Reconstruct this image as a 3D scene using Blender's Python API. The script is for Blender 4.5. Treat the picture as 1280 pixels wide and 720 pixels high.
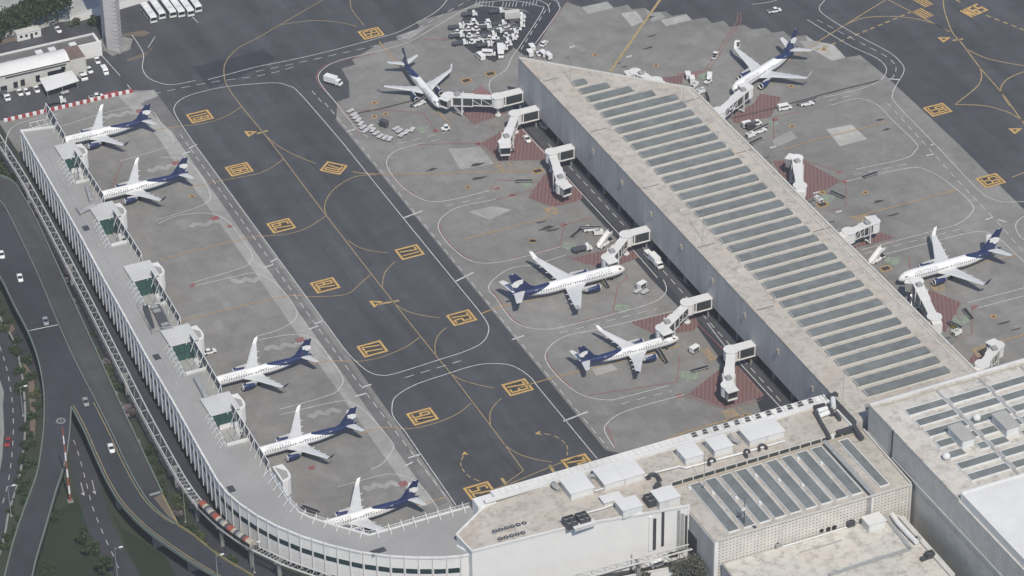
import bpy, bmesh, math, random
from mathutils import Vector, Matrix
for o in list(bpy.data.objects): bpy.data.objects.remove(o, do_unlink=True)
S = bpy.context.scene; COL = S.collection
R = math.radians; PI = math.pi
random.seed(7)

# ------------------------------------------------------------------ camera, sky, sun, exposure
# The frame of the place: X across the piers (to the right), Y along the piers (away), Z up, metres.
FPX, PITCH, ROLL, CAMZ, YAW, DIST = 4122.705, R(33.9755), R(0.7789), 607.35, R(24.3), 901.3
def rotw(v): return Vector((v[0]*math.cos(YAW)+v[1]*math.sin(YAW), -v[0]*math.sin(YAW)+v[1]*math.cos(YAW), v[2]))
fwd = Vector((0, math.cos(PITCH), -math.sin(PITCH))); rgt = Vector((1, 0, 0)); dwn = fwd.cross(rgt)
r2 = rgt*math.cos(ROLL)+dwn*math.sin(ROLL); d2 = dwn*math.cos(ROLL)-rgt*math.sin(ROLL)
CR, CD, CF = rotw(r2), rotw(d2), rotw(fwd)
CP = rotw((0, -DIST, 0)) + Vector((0, 0, CAMZ))
cd = bpy.data.cameras.new('camera'); cam = bpy.data.objects.new('camera', cd); COL.objects.link(cam)
M3 = Matrix((CR, -CD, -CF)).transposed()
cam.matrix_world = Matrix.Translation(CP) @ M3.to_4x4()
cd.sensor_width = 36; cd.lens = FPX/1280*36; cd.clip_start = 5; cd.clip_end = 9000
S.camera = cam
SUN_EL, SUN_AZ = R(54), Vector((-0.13, -0.9915))
W = bpy.data.worlds.new('World'); S.world = W; W.use_nodes = True
nt = W.node_tree; bg = nt.nodes['Background']
sky = nt.nodes.new('ShaderNodeTexSky'); sky.sky_type = 'NISHITA'; sky.sun_disc = False
sky.sun_elevation = SUN_EL; sky.sun_rotation = math.atan2(SUN_AZ.x, SUN_AZ.y)
sky.altitude = 2200; sky.dust_density = 2.5
nt.links.new(sky.outputs[0], bg.inputs[0]); bg.inputs[1].default_value = 0.135
ld = bpy.data.lights.new('sun', 'SUN'); ld.energy = 4.15; ld.angle = R(0.6); ld.color = (1, 0.93, 0.81)
sun = bpy.data.objects.new('sun', ld); COL.objects.link(sun)
sd = Vector((SUN_AZ.x*math.cos(SUN_EL), SUN_AZ.y*math.cos(SUN_EL), math.sin(SUN_EL)))
sun.rotation_euler = sd.to_track_quat('Z', 'Y').to_euler()
S.view_settings.view_transform = 'Standard'; S.view_settings.look = 'None'
HAZE = 0.000078
S.view_settings.exposure = 0.0; S.view_settings.gamma = 1; S.view_settings.use_curve_mapping = False

def at(px, py, z=0.0):
    """the point of the place at height z that was surveyed at photograph pixel (px, py)"""
    d = CR*((px-640)/FPX)+CD*((py-360)/FPX)+CF
    t = (z-CP.z)/d.z
    return CP+d*t
def at2(px, py, z=0.0):
    p = at(px, py, z); return (p.x, p.y)

# ------------------------------------------------------------------ materials
MATS = {}
def nmat(name):
    m = bpy.data.materials.new(name); m.use_nodes = True; MATS[name] = m
    return m, m.node_tree, m.node_tree.nodes['Principled BSDF']
def N(t, typ, **kw):
    n = t.nodes.new(typ)
    for k, v in kw.items(): setattr(n, k, v)
    return n
def math_(t, op, a, b=None):
    n = N(t, 'ShaderNodeMath', operation=op)
    for i, v in enumerate((a, b)):
        if v is None: continue
        if isinstance(v, (int, float)): n.inputs[i].default_value = v
        else: t.links.new(v, n.inputs[i])
    return n.outputs[0]
def noise(t, co, scale, detail=4, rough=.6):
    n = N(t, 'ShaderNodeTexNoise'); n.inputs['Scale'].default_value = scale
    n.inputs['Detail'].default_value = detail; n.inputs['Roughness'].default_value = rough
    t.links.new(co, n.inputs['Vector']); return n.outputs['Fac']
def ramp(t, fac, stops):
    n = N(t, 'ShaderNodeValToRGB'); t.links.new(fac, n.inputs[0]); e = n.color_ramp.elements
    while len(e) < len(stops): e.new(0.5)
    for i, (p, c) in enumerate(stops):
        e[i].position = p; e[i].color = (c, c, c, 1) if isinstance(c, (int, float)) else (*c, 1)
    return n.outputs[0]
def mix(t, fac, a, b, mode='MIX'):
    n = N(t, 'ShaderNodeMix', data_type='RGBA', blend_type=mode)
    for i, v in ((0, fac), (6, a), (7, b)):
        if isinstance(v, (int, float)): n.inputs[i].default_value = v if i == 0 else (v, v, v, 1)
        elif isinstance(v, tuple): n.inputs[i].default_value = (*v, 1)
        else: t.links.new(v, n.inputs[i])
    return n.outputs[2]
def objco(t, scale=None, rot=0):
    c = N(t, 'ShaderNodeTexCoord').outputs['Object']
    if scale or rot:
        m = N(t, 'ShaderNodeMapping'); t.links.new(c, m.inputs[0])
        if scale: m.inputs['Scale'].default_value = scale
        m.inputs['Rotation'].default_value = (0, 0, rot)
        c = m.outputs[0]
    return c
def simple(name, col, rough=.6, var=.12, scale=.6, metal=0, spec=.4, dirt=None):
    """plain surface with a little mottling; dirt=(colour, scale, lo, hi) adds blotches of grime"""
    m, t, b = nmat(name); c = objco(t)
    f = noise(t, c, scale)
    lo, hi = tuple(x*(1-var) for x in col), tuple(min(1, x*(1+var)) for x in col)
    out = ramp(t, f, [(.3, lo), (.7, hi)])
    if dirt:
        dc, ds, d0, d1 = dirt
        out = mix(t, ramp(t, noise(t, c, ds, 6, .7), [(d0, 0), (d1, 1)]), out, dc)
    t.links.new(out, b.inputs['Base Color']); b.inputs['Roughness'].default_value = rough
    b.inputs['Metallic'].default_value = metal; b.inputs['Specular IOR Level'].default_value = spec
    return m
def ground_mat(name, base, slab=None, stain=.25, seam=.75, streak=0, crack=True):
    m, t, b = nmat(name); c = objco(t)
    big = ramp(t, noise(t, c, .018, 5), [(.32, .78), (.68, 1.14)])
    mid = ramp(t, noise(t, c, .16, 6, .7), [(.28, .80), (.72, 1.12)])
    fine = ramp(t, noise(t, c, 1.9, 3), [(.2, .93), (.8, 1.06)])
    out = mix(t, 1.0, mix(t, 1.0, mix(t, 1.0, base, big, 'MULTIPLY'), mid, 'MULTIPLY'), fine, 'MULTIPLY')
    if slab:
        br = N(t, 'ShaderNodeTexBrick'); br.offset = 0; t.links.new(c, br.inputs['Vector'])
        br.inputs['Scale'].default_value = 1; br.inputs['Brick Width'].default_value = slab; br.inputs['Row Height'].default_value = slab
        br.inputs['Mortar Size'].default_value = .09; br.inputs['Mortar Smooth'].default_value = .4; br.inputs['Bias'].default_value = 0
        br.inputs['Color1'].default_value = (.95, .95, .95, 1); br.inputs['Color2'].default_value = (1.04, 1.04, 1.035, 1)
        br.inputs['Mortar'].default_value = (seam, seam, seam, 1)
        out = mix(t, 1.0, out, br.outputs[0], 'MULTIPLY')
    if streak:
        c2 = objco(t, (1, .06, 1))
        out = mix(t, 1.0, out, ramp(t, noise(t, c2, .11, 5, .6), [(.35, 1-streak), (.65, 1+streak*.7)]), 'MULTIPLY')
    if stain:
        st = ramp(t, noise(t, c, .075, 8, .72), [(.56, 0), (.74, stain)])
        out = mix(t, st, out, (.03, .03, .032))
        if slab:
            st2 = ramp(t, noise(t, objco(t, (.5, 1.3, 1)), .42, 7, .75), [(.60, 0), (.70, .42)])
            out = mix(t, st2, out, (.085, .075, .064))
            lt = ramp(t, noise(t, objco(t, (1.2, .6, 1)), .13, 6, .7), [(.55, 0), (.72, .45)])
            out = mix(t, lt, out, tuple(min(1, x*1.45) for x in base))
    t.links.new(out, b.inputs['Base Color']); b.inputs['Roughness'].default_value = .88; b.inputs['Specular IOR Level'].default_value = .25
    return m
ground_mat('concrete', (.224, .218, .208), slab=6.2, stain=.3, seam=.86)
ground_mat('pale_concrete', (.33, .327, .315), slab=5.0, stain=.12, seam=.88)
ground_mat('bright_concrete', (.42, .41, .385), slab=5.0, stain=.1, seam=.9)
ground_mat('grey_concrete', (.165, .163, .16), slab=6.2, stain=.2)
ground_mat('asphalt', (.073, .075, .084), stain=.3, streak=.22)
ground_mat('asphalt_rubber', (.060, .061, .068), stain=.2)
ground_mat('dark_asphalt', (.044, .047, .058), stain=.2, streak=.08)
ground_mat('road_asphalt', (.049, .051, .061), stain=.15, streak=.12)
ground_mat('old_asphalt', (.066, .068, .068), stain=.2, streak=.2)
ground_mat('grass', (.024, .038, .022), stain=.25)
ground_mat('dry_verge', (.044, .052, .036), stain=.3)
ground_mat('earth', (.17, .135, .105), stain=.15)
ground_mat('far_ground', (.40, .40, .385), stain=.1)
simple('white_line', (.52, .52, .51), .8, .25, 1.3, dirt=((.2, .2, .2), .9, .58, .8))
simple('yellow_line', (.50, .32, .11), .8, .2, 1.2, dirt=((.14, .12, .09), .8, .55, .8))
simple('pale_yellow_line', (.36, .27, .13), .8, .2, 1.2, dirt=((.12, .11, .09), .6, .5, .75))
simple('orange_line', (.40, .25, .10), .8, .25, 1.2, dirt=((.18, .17, .15), .5, .45, .75))
simple('red_line', (.25, .085, .08), .8, .2, 1.2, dirt=((.2, .19, .19), .6, .45, .75))
simple('red_pale', (.23, .12, .115), .8, .2, .6, dirt=((.2, .19, .19), .5, .45, .8))
simple('green_paint', (.22, .32, .20), .8, .25, .9, dirt=((.21, .21, .2), .5, .38, .56))
simple('orange_paint', (.40, .25, .10), .8, .2, .9, dirt=((.2, .19, .17), .7, .36, .58))
simple('faded_line', (.38, .38, .38), .8, .2, 1)
simple('old_line', (.2, .2, .2), .8, .2, 1)
simple('black_line', (.045, .042, .04), .8, .2, 1)
def hatched():
    m, t, b = nmat('red_hatch'); c = objco(t, rot=R(28)); s = N(t, 'ShaderNodeSeparateXYZ'); t.links.new(c, s.inputs[0])
    f = math_(t, 'FRACT', math_(t, 'MULTIPLY', s.outputs[0], 1/1.3))
    f = ramp(t, f, [(.46, 0), (.54, 1)])
    wear = ramp(t, noise(t, objco(t), .35, 6, .7), [(.5, 0), (.72, .55)])
    red = mix(t, wear, (.15, .072, .072), (.18, .15, .145))
    out = mix(t, f, red, (.185, .118, .112))
    t.links.new(out, b.inputs['Base Color']); b.inputs['Roughness'].default_value = .85
hatched()
def roof_mat(name, col, grime, amt, streak=True):
    m, t, b = nmat(name); c = objco(t)
    a = ramp(t, noise(t, c, .05, 5), [(.3, .86), (.7, 1.08)])
    out = mix(t, 1.0, col, a, 'MULTIPLY')
    g = ramp(t, noise(t, c, .3, 9, .78), [(.48, 0), (.66, amt)])
    out = mix(t, g, out, grime)
    g2 = ramp(t, noise(t, objco(t, (.45, 1.1, 1)), .75, 7, .8), [(.585, 0), (.66, amt)])
    out = mix(t, g2, out, tuple(x*.55 for x in grime))
    if streak:
        g3 = ramp(t, noise(t, c, .09, 4, .6), [(.5, 0), (.75, .5)])
        out = mix(t, g3, out, (col[0]*.93, col[1]*.80, col[2]*.72))
    t.links.new(out, b.inputs['Base Color']); b.inputs['Roughness'].default_value = .85; b.inputs['Specular IOR Level'].default_value = .2
roof_mat('dirty_roof', (.475, .44, .392), (.25, .235, .215), .9)
roof_mat('white_dirty_roof', (.55, .53, .485), (.25, .235, .215), .85)
roof_mat('clean_white_roof', (.66, .66, .65), (.5, .49, .47), .25, False)
roof_mat('plain_roof', (.50, .50, .495), (.42, .42, .41), .3, False)
roof_mat('terrace_grey', (.305, .303, .297), (.30, .30, .295), .35, False)
def panel_glass(name, col, rough):
    m, t, b = nmat(name); c = objco(t)
    br = N(t, 'ShaderNodeTexBrick'); br.offset = 0; t.links.new(c, br.inputs['Vector'])
    br.inputs['Scale'].default_value = 1; br.inputs['Brick Width'].default_value = 2.4; br.inputs['Row Height'].default_value = 2.4; br.inputs['Mortar Size'].default_value = .03
    br.inputs['Color1'].default_value = (.88, .88, .88, 1); br.inputs['Color2'].default_value = (1.1, 1.1, 1.1, 1); br.inputs['Mortar'].default_value = (.7, .7, .7, 1)
    f = ramp(t, noise(t, c, .12, 4), [(.3, .85), (.7, 1.15)])
    out = mix(t, 1.0, mix(t, 1.0, col, f, 'MULTIPLY'), br.outputs[0], 'MULTIPLY')
    t.links.new(out, b.inputs['Base Color']); b.inputs['Roughness'].default_value = rough; b.inputs['Specular IOR Level'].default_value = .5
panel_glass('skylight_glass', (.165, .180, .174), .45)
panel_glass('green_glass', (.03, .085, .075), .12)
simple('dark_glass', (.018, .024, .032), .12, .15, .8, spec=.6)
simple('facade_glass', (.02, .042, .048), .15, .3, .3, spec=.6)
simple('bridge_glass', (.045, .052, .055), .2, .2, .5, spec=.5)
def perforated(name, col, pitch, hole, holecol, blotch=.12):
    m, t, b = nmat(name); c = objco(t); s = N(t, 'ShaderNodeSeparateXYZ'); t.links.new(c, s.inputs[0])
    h = math_(t, 'ADD', s.outputs[0], s.outputs[1])
    u = math_(t, 'SUBTRACT', math_(t, 'FRACT', math_(t, 'MULTIPLY', h, 1/pitch)), .5)
    v = math_(t, 'SUBTRACT', math_(t, 'FRACT', math_(t, 'MULTIPLY', s.outputs[2], 1/pitch)), .5)
    r = math_(t, 'ADD', math_(t, 'MULTIPLY', u, u), math_(t, 'MULTIPLY', v, v))
    f = ramp(t, r, [(hole*hole*.7, 1), (hole*hole*1.3, 0)])
    a = ramp(t, noise(t, c, .3, 5), [(.3, 1-blotch), (.7, 1+blotch)])
    out = mix(t, f, mix(t, 1.0, col, a, 'MULTIPLY'), holecol)
    t.links.new(out, b.inputs['Base Color']); b.inputs['Roughness'].default_value = .8; b.inputs['Specular IOR Level'].default_value = .25
perforated('perforated_white', (.58, .555, .515), 1.12, .185, (.17, .16, .155))
perforated('perforated_grey', (.55, .53, .49), 1.05, .26, (.36, .36, .35), .14)
perforated('perforated_tower', (.47, .455, .45), 1.7, .24, (.16, .155, .16))
def ribbed(name, col, pitch):
    m, t, b = nmat(name); c = objco(t); s = N(t, 'ShaderNodeSeparateXYZ'); t.links.new(c, s.inputs[0])
    h = math_(t, 'ADD', s.outputs[0], s.outputs[1])
    f = mix(t, 1.0, ramp(t, math_(t, 'FRACT', math_(t, 'MULTIPLY', h, 1/pitch)), [(.0, .84), (.15, 1.04), (.85, 1.0), (.97, .88)]), ramp(t, math_(t, 'FRACT', math_(t, 'MULTIPLY', h, 1/11.7)), [(.0, .72), (.02, 1.0), (.6, 1.0), (.62, .93), (1.0, .97)]), 'MULTIPLY')
    a = ramp(t, noise(t, objco(t, (1, 1, .15)), .8, 5), [(.3, .86), (.7, 1.12)])
    out = mix(t, 1.0, mix(t, 1.0, col, f, 'MULTIPLY'), a, 'MULTIPLY')
    t.links.new(out, b.inputs['Base Color']); b.inputs['Roughness'].default_value = .7
ribbed('ribbed_grey', (.455, .44, .425), 1.3)
ribbed('ribbed_white', (.62, .62, .60), .9)
simple('white_wall', (.71, .70, .68), .7, .03, .25, dirt=((.58, .57, .54), .12, .6, .85))
simple('cream_wall', (.52, .51, .48), .8, .1, .3, dirt=((.36, .34, .3), .2, .55, .8))
simple('grey_wall', (.32, .315, .31), .8, .15, .3)  # plain mid grey for panels, kerbs, planters and core walls
simple('recess_shade', (.03, .031, .036), .9, .2, .4)  # near-black colour stands in for shade below overhangs and inside the opening
simple('white_metal', (.66, .67, .66), .45, .06, .7)
simple('plant_roof', (.36, .355, .335), .8, .08, .5)
simple('grey_metal', (.30, .31, .31), .5, .15, .7)
simple('steel', (.42, .42, .42), .4, .15, .8, metal=.3)
simple('dark_metal', (.05, .052, .058), .5, .2, .8)
simple('black_rubber', (.02, .02, .021), .8, .2, 1)
simple('vehicle_white', (.72, .72, .71), .35, .05, .8)
simple('vehicle_grey', (.25, .26, .27), .35, .1, .8)
simple('vehicle_red', (.25, .03, .03), .35, .1, .8)
simple('vehicle_yellow', (.5, .36, .06), .4, .1, .8)
simple('vehicle_blue', (.03, .05, .17), .35, .1, .8)
simple('canvas_dark', (.07, .072, .085), .8, .1, .5)
simple('brown_tarp', (.16, .12, .10), .8, .2, .5)
simple('barrier_red', (.33, .055, .055), .6, .1, .8)
simple('green_parapet', (.15, .19, .16), .8, .15, .4, dirt=((.16, .16, .14), .3, .4, .7))
simple('kerb_yellow', (.27, .22, .09), .8, .2, .5, dirt=((.17, .17, .13), .3, .45, .65))
simple('concrete_wall', (.23, .23, .22), .85, .15, .3)
simple('trunk_bark', (.09, .065, .045), .9, .2, 2)
simple('navy', (.016, .028, .092), .35, .08, .5)
simple('winglet_red', (.45, .05, .07), .4, .08, .5)
simple('wing_grey', (.56, .57, .58), .4, .05, .4)
simple('letter_grey', (.10, .11, .16), .5, .05, 1)
simple('rib_white', (.56, .56, .57), .5, .06, .7)
simple('track_grey', (.48, .48, .47), .6, .1, .7)
simple('mesh_fence', (.115, .115, .13), .8, .1, .8)
simple('beige', (.40, .36, .29), .8, .12, .4)
def leaf(name, a, bcol):
    m, t, b = nmat(name); g = N(t, 'ShaderNodeNewGeometry')
    out = ramp(t, g.outputs['Random Per Island'], [(.0, a), (1, bcol)])
    t.links.new(out, b.inputs['Base Color']); b.inputs['Roughness'].default_value = .7; b.inputs['Specular IOR Level'].default_value = .2
leaf('leaf_dark', (.022, .040, .020), (.055, .080, .036))
leaf('leaf_grey', (.07, .075, .06), (.15, .15, .125))
leaf('leaf_olive', (.05, .065, .03), (.10, .115, .05))
leaf('leaf_mauve', (.13, .11, .12), (.22, .19, .20))
def livery(name, s0, k, ztop):
    """white fuselage paint with a navy tail whose edge rakes back towards the belly"""
    m, t, b = nmat(name); c = objco(t); s = N(t, 'ShaderNodeSeparateXYZ'); t.links.new(c, s.inputs[0])
    back = math_(t, 'MULTIPLY', s.outputs[0], -1.0)
    drop = math_(t, 'SUBTRACT', ztop, s.outputs[2])
    lim = math_(t, 'ADD', math_(t, 'MULTIPLY', math_(t, 'POWER', math_(t, 'MAXIMUM', drop, 0.0), .85), k), s0)
    f = ramp(t, math_(t, 'SUBTRACT', back, lim), [(.0, 0), (.05, 1)])
    out = mix(t, f, (.76, .76, .755), (.016, .028, .092))
    t.links.new(out, b.inputs['Base Color']); b.inputs['Roughness'].default_value = .3; b.inputs['Specular IOR Level'].default_value = .5
livery('livery_short', 20.6, 4.3, 4.95); livery('livery_long', 25.4, 3.4, 5.3)

# ------------------------------------------------------------------ mesh tools
class MB:
    def __init__(s): s.v = []; s.f = []; s.m = []; s.mats = []
    def mi(s, mat):
        if mat not in s.mats: s.mats.append(mat)
        return s.mats.index(mat)
    def face(s, pts, mat):
        i = len(s.v); s.v += [tuple(p) for p in pts]; s.f.append(tuple(range(i, i+len(pts)))); s.m.append(s.mi(mat))
    def mesh(s, vs, fs, mat):
        i = len(s.v); s.v += [tuple(p) for p in vs]; k = s.mi(mat)
        for f in fs: s.f.append(tuple(i+q for q in f)); s.m.append(k)
    def prism(s, poly, z0, z1, mat, top=None, bottom=True, open_top=False):
        n = len(poly)
        ar = sum(poly[i][0]*poly[(i+1) % n][1]-poly[(i+1) % n][0]*poly[i][1] for i in range(n))
        if ar < 0: poly = poly[::-1]
        s.mesh([(p[0], p[1], z0) for p in poly]+[(p[0], p[1], z1) for p in poly],
               [(i, (i+1) % n, n+(i+1) % n, n+i) for i in range(n)], mat)
        if not open_top: s.face([(p[0], p[1], z1) for p in poly], top or mat)
        if bottom: s.face([(p[0], p[1], z0) for p in poly[::-1]], mat)
    def box(s, x0, x1, y0, y1, z0, z1, mat, top=None):
        s.prism([(x0, y0), (x1, y0), (x1, y1), (x0, y1)], z0, z1, mat, top)
    def beam(s, a, b, w, h, mat, up=(0, 0, 1)):
        a, b = Vector(a), Vector(b); d = (b-a).normalized(); u = Vector(up)
        if abs(d.dot(u)) > .98: u = Vector((1, 0, 0))
        q = d.cross(u).normalized()*w/2; u = q.cross(d).normalized()*h/2
        vs = [p+sx*q+sy*u for p in (a, b) for sx, sy in ((-1, -1), (1, -1), (1, 1), (-1, 1))]
        s.mesh(vs, [(0, 1, 5, 4), (1, 2, 6, 5), (2, 3, 7, 6), (3, 0, 4, 7), (3, 2, 1, 0), (4, 5, 6, 7)], mat)
    def tube(s, pts, r, mat, n=6, r1=None, cap=True):
        pts = [Vector(p) for p in pts]; m = len(pts); base = []
        for i, p in enumerate(pts):
            d = (pts[min(i+1, m-1)]-pts[max(i-1, 0)]).normalized()
            u = Vector((0, 0, 1)) if abs(d.z) < .9 else Vector((1, 0, 0))
            a = d.cross(u).normalized(); b = a.cross(d)
            rr = r if r1 is None else r+(r1-r)*i/(m-1)
            base.append([p+a*rr*math.cos(2*PI*k/n)+b*rr*math.sin(2*PI*k/n) for k in range(n)])
        s.rings(base, mat, cap)
    def rings(s, rg, mat, cap=True):
        n = len(rg[0]); vs = [p for r_ in rg for p in r_]; fs = []
        for i in range(len(rg)-1):
            for k in range(n): fs.append((i*n+k, i*n+(k+1) % n, (i+1)*n+(k+1) % n, (i+1)*n+k))
        if cap: fs += [tuple(range(n))[::-1], tuple((len(rg)-1)*n+k for k in range(n))]
        s.mesh(vs, fs, mat)
    def cyl(s, c, r, z0, z1, mat, n=12, top=None):
        s.prism([(c[0]+r*math.cos(2*PI*k/n), c[1]+r*math.sin(2*PI*k/n)) for k in range(n)], z0, z1, mat, top)
    def strip(s, pts, w, z, mat, dash=None):
        """a painted line along pts (x, y); dash = (length, gap)"""
        pts = [Vector((p[0], p[1])) for p in pts]
        runs = [pts]
        if dash:
            L, G = dash; runs = []; cur = [pts[0]]; on = True; left = L
            for a, b in zip(pts, pts[1:]):
                seg = (b-a).length
                if seg < 1e-6: continue
                t = 0.0
                while seg-t > left:
                    t += left; q = a+(b-a)*(t/seg)
                    if on: cur.append(q); runs.append(cur); cur = []; on = False; left = G
                    else: cur = [q]; on = True; left = L
                left -= seg-t
                if on: cur.append(b)
            if on and len(cur) > 1: runs.append(cur)
        for p in runs:
            n = len(p)
            if n < 2: continue
            ed = []
            for i in range(n):
                d = p[min(i+1, n-1)]-p[max(i-1, 0)]
                if d.length < 1e-6: d = Vector((1, 0))
                d.normalize(); q = Vector((-d.y, d.x))*w/2
                ed.append((p[i]+q, p[i]-q))
            vs = []
            for a, b in ed: vs += [(a.x, a.y, z), (b.x, b.y, z)]
            s.mesh(vs, [(2*i, 2*i+1, 2*i+3, 2*i+2) for i in range(n-1)], mat)
    def build(s, name, parent=None, loc=(0, 0, 0), smooth=False):
        me = bpy.data.meshes.new(name); off = Vector(loc)
        if parent is not None: off = wloc(parent)
        me.from_pydata([tuple(Vector(v)-off) for v in s.v], [], s.f)
        for m in s.mats: me.materials.append(MATS[m])
        me.polygons.foreach_set('material_index', s.m)
        if smooth: me.polygons.foreach_set('use_smooth', [True]*len(s.f))
        me.update()
        bm = bmesh.new(); bm.from_mesh(me); bmesh.ops.remove_doubles(bm, verts=bm.verts, dist=1e-4) if smooth else None
        if smooth: bmesh.ops.recalc_face_normals(bm, faces=bm.faces)
        bm.to_mesh(me); bm.free()
        o = bpy.data.objects.new(name, me); COL.objects.link(o)
        if parent is not None: o.parent = parent
        else: o.location = off
        return o
def wloc(o):
    p = Vector((0, 0, 0))
    while o is not None: p += Vector(o.location); o = o.parent
    return p
def tag(o, label=None, cat=None, group=None, kind=None):
    if label: o['label'] = label
    if cat: o['category'] = cat
    if group: o['group'] = group
    if kind: o['kind'] = kind
    return o
def thing(name, label, cat, loc=(0, 0, 0), group=None):
    o = bpy.data.objects.new(name, None); o.empty_display_size = .5; COL.objects.link(o); o.location = loc
    return tag(o, label, cat, group)
def structure(mb, name, parent=None):
    o = mb.build(name, parent)
    if parent is None: o['kind'] = 'structure'
    return o
def copy_tree(o, parent=None):
    c = o.copy(); COL.objects.link(c); c.parent = parent
    for ch in list(o.children): copy_tree(ch, c)
    return c
USED = set()
def place(proto, loc, rz=0.0, label=None, group=None, scale=None):
    """first use moves the prototype itself, later uses copy it with all its parts"""
    o = proto if proto.name not in USED else copy_tree(proto)
    USED.add(proto.name if o is proto else o.name)
    o.location = loc; o.rotation_euler = (0, 0, rz)
    if scale: o.scale = scale
    if label: o['label'] = label
    if group: o['group'] = group
    elif 'group' in o: del o['group']
    return o
def smooth_px(pts, z=0.0, n=6, closed=False):
    """surveyed photograph pixels -> ground points -> smooth curve"""
    P = [Vector(at2(*p, z)) for p in pts]
    if len(P) < 3: return P
    out = []
    for i in range(len(P)-1):
        p0, p1, p2, p3 = P[max(i-1, 0)], P[i], P[i+1], P[min(i+2, len(P)-1)]
        for k in range(n):
            t = k/n
            out.append(.5*((2*p1)+(p2-p0)*t+(2*p0-5*p1+4*p2-p3)*t*t+(3*p1-p0-3*p2+p3)*t**3))
    out.append(P[-1]); return out
def text_faces(txt, size=1.0):
    """flat letters as (verts, faces), centred on the origin"""
    cu = bpy.data.curves.new('t', 'FONT'); cu.body = txt; cu.size = size; cu.align_x = 'CENTER'; cu.align_y = 'CENTER'; cu.resolution_u = 2; cu.fill_mode = 'FRONT'
    o = bpy.data.objects.new('t', cu); COL.objects.link(o)
    dg = bpy.context.evaluated_depsgraph_get(); me = bpy.data.meshes.new_from_object(o.evaluated_get(dg))
    vs = [tuple(v.co) for v in me.vertices]; fs = [tuple(p.vertices) for p in me.polygons]
    bpy.data.objects.remove(o, do_unlink=True); bpy.data.curves.remove(cu); bpy.data.meshes.remove(me)
    return vs, fs
# ------------------------------------------------------------------ the ground and its pavements
def sheet(name, polys, z, mat):
    mb = MB()
    for p in polys: mb.prism(p, z-.02, z, mat, bottom=False)
    return structure(mb, name)
P = lambda *pts: [at2(*p) for p in pts]
gm = MB(); gm.face([(-1400, -1300, 0), (1400, -1300, 0), (1400, 1700, 0), (-1400, 1700, 0)], 'dry_verge'); structure(gm, 'ground')
sheet('apron', [[(-121, 176), (-121, 139), (-112, -100), (-100, -119), (-60, -119), (190, -160), (420, -160), (420, 170), (180, 270), (-60, 270)]], .05, 'concrete')
sheet('asphalt_taxiway', [P((193, 112.5), (218, 147), (242, 179.5), (330, 300), (430, 436), (485, 514), (575, 643)) + [(-62, -130), (26, -130)] +
      P((757, 563), (600, 370), (445, 180), (420, 150), (422, 127), (437, 122), (436, 102), (427, 86), (444, 81), (440, 75), (467, 59), (467.5, 57.5), (497, 50), (495, 45), (526, 35), (520, 27), (582, 10), (600, 3), (640, 0), (660, 8),
        (680, 17), (664, 52), (668, 60), (708, 2.5), (727, 9), (759, 2), (767, 10), (785, 6), (790, 12), (805, 10), (815, 16), (832, 14), (840, 20), (857, 17), (865, 25), (882, 22), (890, 29), (905, 26), (912, 34), (930, 31), (940, 37), (957, 35), (965, 41), (980, 39), (987, 46), (1007, 44), (1017, 51),
        (1042, 56), (1057, 72), (1075, 69), (1110, 97.5), (1198, 180), (1280, 262), (1400, 378)) + [(420, -60), (420, 480), (-320, 480), (-320, 177), (-120, 176.5), (-71, 176.2)]], .10, 'asphalt')
sheet('dark_asphalt_patch', [P((241, 84), (282, 75), (330, 62), (345, 75), (296, 98), (262, 111))], .115, 'dark_asphalt')
sheet('equipment_yard_surface', [P((566, 46), (585, 12), (606, 8), (655, 14), (664, 18), (640, 62), (618, 78), (590, 66))], .11, 'dark_asphalt')
sheet('yard_road', [P((596, 4), (640, -6), (690, -4), (700, 12), (668, 62), (656, 70), (640, 58), (664, 18), (655, 12), (606, 7))], .105, 'dark_asphalt')
sheet('concourse_road', [P((640, 128), (652, 133), (690, 180)) + [(47.5, 55), (47.5, -122)] + P((953, 520), (944, 497), (908, 460), (868, 404), (815, 350), (772, 300), (726, 251), (700, 224), (668, 182), (648, 158)) + []], .09, 'dark_asphalt')
sheet('concourse_road_verge', [[(46.9, 100), (60, 100), (60, -122), (46.9, -122)]], .095, 'asphalt')
# slabs of other ages in the apron
PZ = [.058]
def patch(mat, *pp, z=None):
    for q in pp: PZ[0] += .0022; sheet('concrete_patch', [q], PZ[0], mat)
patch('pale_concrete', P((159, 117), (192, 112.5), (199, 122), (172, 127)))
washes = MB()
for a, c in (((332, 436), (376, 430)), ((386, 520), (425, 512)), ((455, 610), (500, 604)), ((185, 213), (225, 206)), ((130, 147), (175, 139)), ((238, 283), (290, 274)), ((290, 352), (330, 349))):
    k = Vector(at2(*a)); e = Vector(at2(*c)); n_ = Vector((0, 1)); L_ = [k.lerp(e, i/9)+n_*(1.1*math.sin(i*1.7+a[0])) for i in range(10)]
    washes.strip(L_, 2.1, .086, 'pale_concrete')
structure(washes, 'scrubbed_concrete_patch')
lane = smooth_px([(158, 118), (200, 160), (225, 195), (262, 245), (300, 297), (345, 360), (390, 425), (430, 480), (490, 565), (536, 630)], n=3)
patch('pale_concrete', [(p.x-3.1, p.y) for p in lane]+[(p.x+3.1, p.y) for p in lane[::-1]])
patch('grey_concrete', P((176, 130), (200, 119), (222, 150), (300, 262), (425, 440), (560, 628), (546, 634), (430, 470), (330, 330), (215, 165)), z=.06)
patch('bright_concrete', P((776, 17), (795, 14), (805, 27), (790, 33)), P((826, 25), (859, 18), (865, 25), (832, 33)), P((1007, 44), (1042, 56), (1057, 72), (1040, 76), (1012, 60)), P((1033, 162), (1065, 156), (1084, 174), (1050, 183)))
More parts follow.
